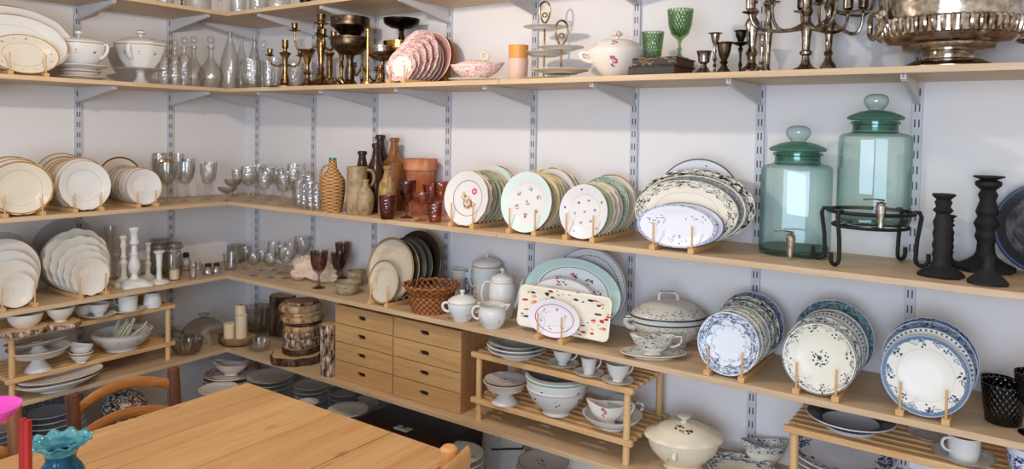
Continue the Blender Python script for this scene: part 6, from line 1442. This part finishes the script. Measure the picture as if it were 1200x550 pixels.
# ================================================================ slatted rack between drawers and cream tureen
ZT2, ZM2 = Z5+.2285, Z5+.0755
P, R, H = spec(606, 423, 402, 72, ZT2, .5)
for i, (f, lab) in enumerate(((.96, 'white soup plate, lowest of three stacked on the right slatted rack'), (1.0, 'white soup plate, middle of three stacked on the right slatted rack'), (.95, 'white soup plate with dark line, top of three stacked on the right slatted rack'))):
    put_plate('soup_plate', lab, 'plate', P+Vector((0, 0, .013*i)), 'deep', 'greyplate' if i == 2 else 'white', R*f, group='stacked white soup plates')
cf = 'flowered cups on the right slatted rack'
cup_set('white teacup with pink flowers, first of three on the rack beside the soup plates', 'white saucer under the first flowered teacup', 659.5, 432.5, 38, 24, 18, ZT2, 'sprig_s', 'offwhite', FOOTED, .3, cf)
cup_set('slim white coffee cup with pink flowers, second of three on the rack', 'white saucer under the slim flowered coffee cup', 690, 443, 36, 20, 20, ZT2, 'sprig_s', 'goldfine', [(0, 0), (.55, 0), (.6, .04), (.8, .5), (1, 1)], .3, cf)
o = cup_set('fluted plain white teacup, third of three on the rack, nearest the post', 'white saucer under the fluted plain teacup', 724, 452, 38, 29, 22, ZT2, 'white_s', 'offwhite', FOOTED, .5, cf)
P, R, H = spec(592, 475, 440, 53, ZM2, .35)
cakestand('white footed fruit dish with small flowers, on the lower tier of the rack', P, R, .072, 'goldfine', dish=.3, fr=.56, name='fruit_dish')
q = P+Vector((0, 0, .056))
put_plate('plate', 'white flowered plate lying in the footed fruit dish, lower one', 'plate', q, 'round', 'goldfine', R*.97)
put_plate('plate', 'white plate with dark red flowers on top in the footed fruit dish', 'plate', q+Vector((0, 0, .010)), 'round', 'wineflower', R*.95)
P, R, H = spec(652, 491, 462, 72, ZM2, .5)
setbowl('bowl', 'white footed bowl with small sprigs, the lower of two nested', P, R, .085, 'sprigbowl_s', FOOTED, group='nested white bowls')
setbowl('bowl', 'white bowl with green line and dark rim, nested in the sprigged one', P+Vector((0, 0, .036)), R*1.04, .085, 'greenband_s', ROUND, group='nested white bowls')
setbowl('bowl', 'grey-edged bowl nested uppermost in the white bowls', P+Vector((0, 0, .066)), R*.99, .062, 'grey_s', ROUND, group='nested white bowls')
P, R, H = spec(717, 506, 480, 70, ZM2, .4)
setbowl('bowl', 'wide white scalloped bowl holding a flowered sauce boat', P, R, .042, 'white_s', FOOTED)
boat('sauce_boat', 'white sauce boat with pink flowers standing in the wide bowl', off(P, -.015, -.01, .012), R*.66, .068, 'posy_s', VR, True, wide=.55)
cup('white cup with green band behind the flowered sauce boat', off(P, .03, .035, .014), R*.52, .055, 'greenband_s', ROUND, 0)

# cream tureen, blue boat, blue bowl
P, R, H = spec(800, 557, 511, 86, Z5, .5)
o = pot('soup_tureen', 'large cream soup tureen with a flower bouquet on its scalloped lid', 'tureen', P, R, H, [(0, 0), (.5, 0), (.54, .05), (.46, .14), (.66, .3), (.9, .62), (.98, .9), (.99, 1)], 'cream_s', .86,
    None, None, None, [(-2.0, .92, .82, .86, .62, .28, .07, -.02), (1.1, .92, .82, .86, .62, .28, .07, -.02)])
l = part('lid', MB().lathe([(r*R, z*H) for r, z in [(0, 1.0), (1.05, 1.0), (1.06, 1.04), (.98, 1.12), (.75, 1.22), (.72, 1.26), (.5, 1.38), (.2, 1.44), (0, 1.45)]], 72, sy=.86, lob=scal(12, .035, 8)), K['creamlid'], o, sharp=60)
part('knob', MB().lathe([(r*R, z*H) for r, z in [(.14, 1.42), (.07, 1.5), (.08, 1.55), (.18, 1.62), (.2, 1.68), (.12, 1.72), (0, 1.73)]], 24, lob=scal(6, .1, 1)), K['cream'], l)
P, R, H = spec(896, .07, 512, 52, Z5, .5)
boat('sauce_boat', 'ribbed ivory sauce boat with blue flowered edge, by the far right rack', P, R*1.0, .088, 'blueboat_s', VR, False, wide=.55, spoutlift=.16)
P, R, H = spec(868, 572, 540, 78, Z5, .5)
one('bowl', 'shallow ivory bowl with dense blue flower rim, before the blue-edged sauce boat', 'bowl', P, MB().lathe([(r*R, z*R) for r, z in [(0, .05), (.45, .05), (.48, 0), (.52, 0), (.56, .08), (.8, .22), (1, .42), (.985, .435), (.78, .26), (.5, .12), (0, .1)]], 56), K['bluebowl'], VR, sharp=60)

# ================================================================ far right rack
ZT3, ZM3 = Z5+.2255, Z5+.0625
P, R, H = spec(996, 511, 480, 98, ZT3, .5)
put_plate('bowl', 'wide bowl with black leaf rim on the far right rack', 'bowl', P, 'deep', 'blackbowl', R, rzs=R*1.15)
P, R, H = spec(1088, 517, 507, 42, ZT3, .6)
put_plate('saucer', 'white saucer with dark line, at the back of the far right rack', 'saucer', P, 'coupe', 'greyplate', R*1.1)
cup_set('plain white coffee cup on the far right rack', 'white blue-lined saucer under the plain coffee cup', 1128.5, 546, 66, 35, 27, ZT3, 'white_s', 'beaded', [(0, 0), (.8, 0), (.86, .03), (.95, .4), (1, 1)], pi)
P, R, H = spec(1202, 566, 533, 42, ZT3, .7)
setbowl('beaker', 'blue-printed white beaker at the right edge of the far right rack', P, R, .07, 'bluebird_s', cat='beaker')
P, R, H = spec(990, 556, 530, 118, ZM3, .5)
for i, (f, ky, lab) in enumerate(((1.0, 'beaded', 'white oval platter, lowest of three lying on the lower tier of the far right rack'), (.99, 'white', 'white oval platter, middle of three lying on the far right rack'), (1.0, 'blueplatter', 'oval platter with blue flower sprays, top of three on the far right rack'))):
    put_plate('platter', lab, 'platter', off(P, 0, .02, .004+.012*i+(.030 if i == 2 else .0)), 'round', ky, R*f, R*(.66 if i < 2 else .80)*f, R*.85, rz=0, tilt=radians(3 if i < 2 else 14), group='stacked blue platters')
P, R, H = spec(1080, 566, 548, 70, ZM3, .5)
put_plate('plate', 'white plate on the lower tier of the far right rack, beside the blue platter', 'plate', P, 'round', 'goldline', R*1.2)

# ================================================================ under the second lowest shelf
TOPS = ['top', 'second from the top', 'third from the top', 'fourth from the top', 'fifth from the top', 'sixth from the top', 'seventh from the top', 'eighth from the top', 'ninth from the top', 'tenth from the top', 'eleventh from the top', 'twelfth from the top']
def stack(desc, px, py, w, zt, key, keytop=None, pitch=.019, shape='round', where='', zb=None, nmax=12):
    P = onz(px, py, zt); R = w/2*depth(P)/F
    if P.x > P.y*-1: pass
    n = max(1, min(nmax, int((zt-(zb or Z6)-R*.17)/pitch)+1)); base = zb or Z6
    pitch = (zt-R*.17-base)/max(1, n-1) if n > 1 else pitch
    for i in range(n):
        d = Vector((random.uniform(-1, 1), random.uniform(-1, 1), 0))*.0025
        if i == n-1 and keytop: kk, ds = keytop
        else: kk, ds = key, desc
        put_plate('plate', f'{ds}, {TOPS[n-1-i]} in the stack {where}', 'plate', Vector((P.x, P.y, base+i*pitch))+d, shape, kk, R, group=f'plates in the stack {where}')
    return Vector((P.x, P.y, base+(n-1)*pitch)), R
stack('dusty grey plate', 317, 440, 54, .418, 'greyplate', where='under the shelf corner')
stack('cool grey plate', 365, 450, 42, .418, 'greyplate2', where='below the log slices')
stack('slate blue printed plate', 404, 458, 40, .412, 'blueplate', where='below the birch log')
stack('small white plate', 432, 467.5, 26, .405, 'greyplate', where='below the first drawer unit')
stack('plain white plate', 408, 480, 48, .395, 'white', where='close against the black case', nmax=9)
stack('small white plate', 361, 471, 26, .40, 'white', where='just behind the table edge', nmax=5)
tp, R = stack('white pink-line plate', 271, 437, 60, .398, 'darkrim', ('pink', 'white plate with pink border'), where='carrying the pink-line sauce boat')
boat('sauce_boat', 'white pink-line sauce boat on a plate stack under the shelf corner', off(tp, 0, 0, .0085), R*.70, .062, 'pinkline_s', VR, False, wide=.5)
stack('white gold-sprigged plate', 256, 455, 46, .39, 'white', ('golddot', 'white plate with tiny gold sprigs'), where='at the corner of the table', nmax=5)
stack('pale dinner plate', 58, 478, 74, .415, 'greyplate', ('blueplate', 'dark printed dinner plate'), where='behind the dark chair post', nmax=11)
stack('pale dinner plate', -14, 500, 66, .42, 'greyplate', where='at the left picture edge', nmax=11)
stack('black-flowered plate', 62, 517, 48, .385, 'darkrim', where='behind the blue vase', nmax=4)
P = atd(146, -.165, Z6); R = .085
pot('soup_tureen', 'dark flowered tureen with black knob, seen through the ladder-back chair', 'tureen', P, R, .15, [(0, 0), (.5, 0), (.55, .05), (.7, .3), (.98, .8), (1.0, 1)], 'darkflower_s', 1.,
    [(1.02, 1), (1.0, 1.06), (.8, 1.25), (.4, 1.4), (0, 1.42)], 'darkflower_s', [(.1, 1.4), (.08, 1.5), (.22, 1.6), (.2, 1.7), (.08, 1.8), (0, 1.8)], knobkey=None)
stack('white plate', 535, 531, 64, .385, 'white', ('redflower', 'white plate with one small red flower'), where='beside the beech chair', nmax=9)
stack('white plate', 636, 540, 60, .375, 'greyplate', ('wineflower', 'white plate with dark red flowers'), where='below the flowered bowls', nmax=8)

# ================================================================ on the table
P = Vector((1.655, -1.565, TZ))
RU = lambda a, t, z: (0, .007*sin(9*a)+.004*sin(5*a+1)) if z > .150 else (0, 0)
H = .152
o = thing('glass_vase', 'teal blue glass vase with ruffled pale rim on the table', 'vase', P, VR)
part('body', MB().lathe(smooth([(0, 0), (.030, 0), (.034, .01), (.044, .04), (.046, .065), (.038, .095), (.026, .115), (.0275, .128)], 3)+[(.0255, .128), (.024, .115), (.036, .093), (.043, .065), (.041, .04), (0, .012)], 40), K['vase'], o, sharp=70)
part('ruffled_rim', MB().lathe([(.0275, .128), (.034, .140), (.046, .149), (.0535, .1515), (.0525, .1535), (.044, .1515), (.032, .143), (.0255, .128)], 90, lob=lambda a, t, z: (.05*sin(11*a)*max(0, (z-.13)/.022), .0035*sin(11*a+.9)*max(0, (z-.13)/.022))), K['vaserim'], o, 'pale ruffled rim', sharp=80)
A = onz(30, 550, .905)
P = Vector((A.x, A.y, TZ))
h = height(P, 491)
M_RED = plain('red_wax', c8(176, 40, 34), .45, var=.1)
o = thing('candle_holder', 'squared red taper candle in a small dark holder beside the blue vase', 'candle', P, VR)
part('holder', MB().lathe(S([(0, 0), (1, 0), (1, .1), (.5, .3), (.4, .6), (.45, 1), (.3, 1), (0, .8)], .04, .05), 28), M_BLACKCAST, o)
mb = MB()
for s in (-1, 1): mb.prism([(s*.0042-.0040, -.0055), (s*.0042+.0040, -.0055), (s*.0042+.0040, .0055), (s*.0042-.0040, .0055)], .045, h-(.002 if s > 0 else 0))
part('candle', mb, M_RED, o)
part('wick', MB().tube([(-.004, 0, h-.003), (-.004, 0, h+.001)], .0008, 6), M_BLACK, o)
A = onz(-12, 480, 1.03); P = Vector((A.x, A.y, TZ)); zr = 1.03-TZ
R = 33*depth(A)/F
one('pressed_glass_goblet', 'magenta coupe at the left edge of the picture, before the plain brown chair', 'glass', P, MB().lathe([(0, 0), (R*.4, 0), (R*.4, .004), (.008, .015), (.006, zr*.6), (.008, zr-.03), (R*.7, zr-.014), (R, zr+.004), (R*.97, zr+.006), (R*.5, zr-.010), (0, zr-.022)], 40), K['magenta'], VR)
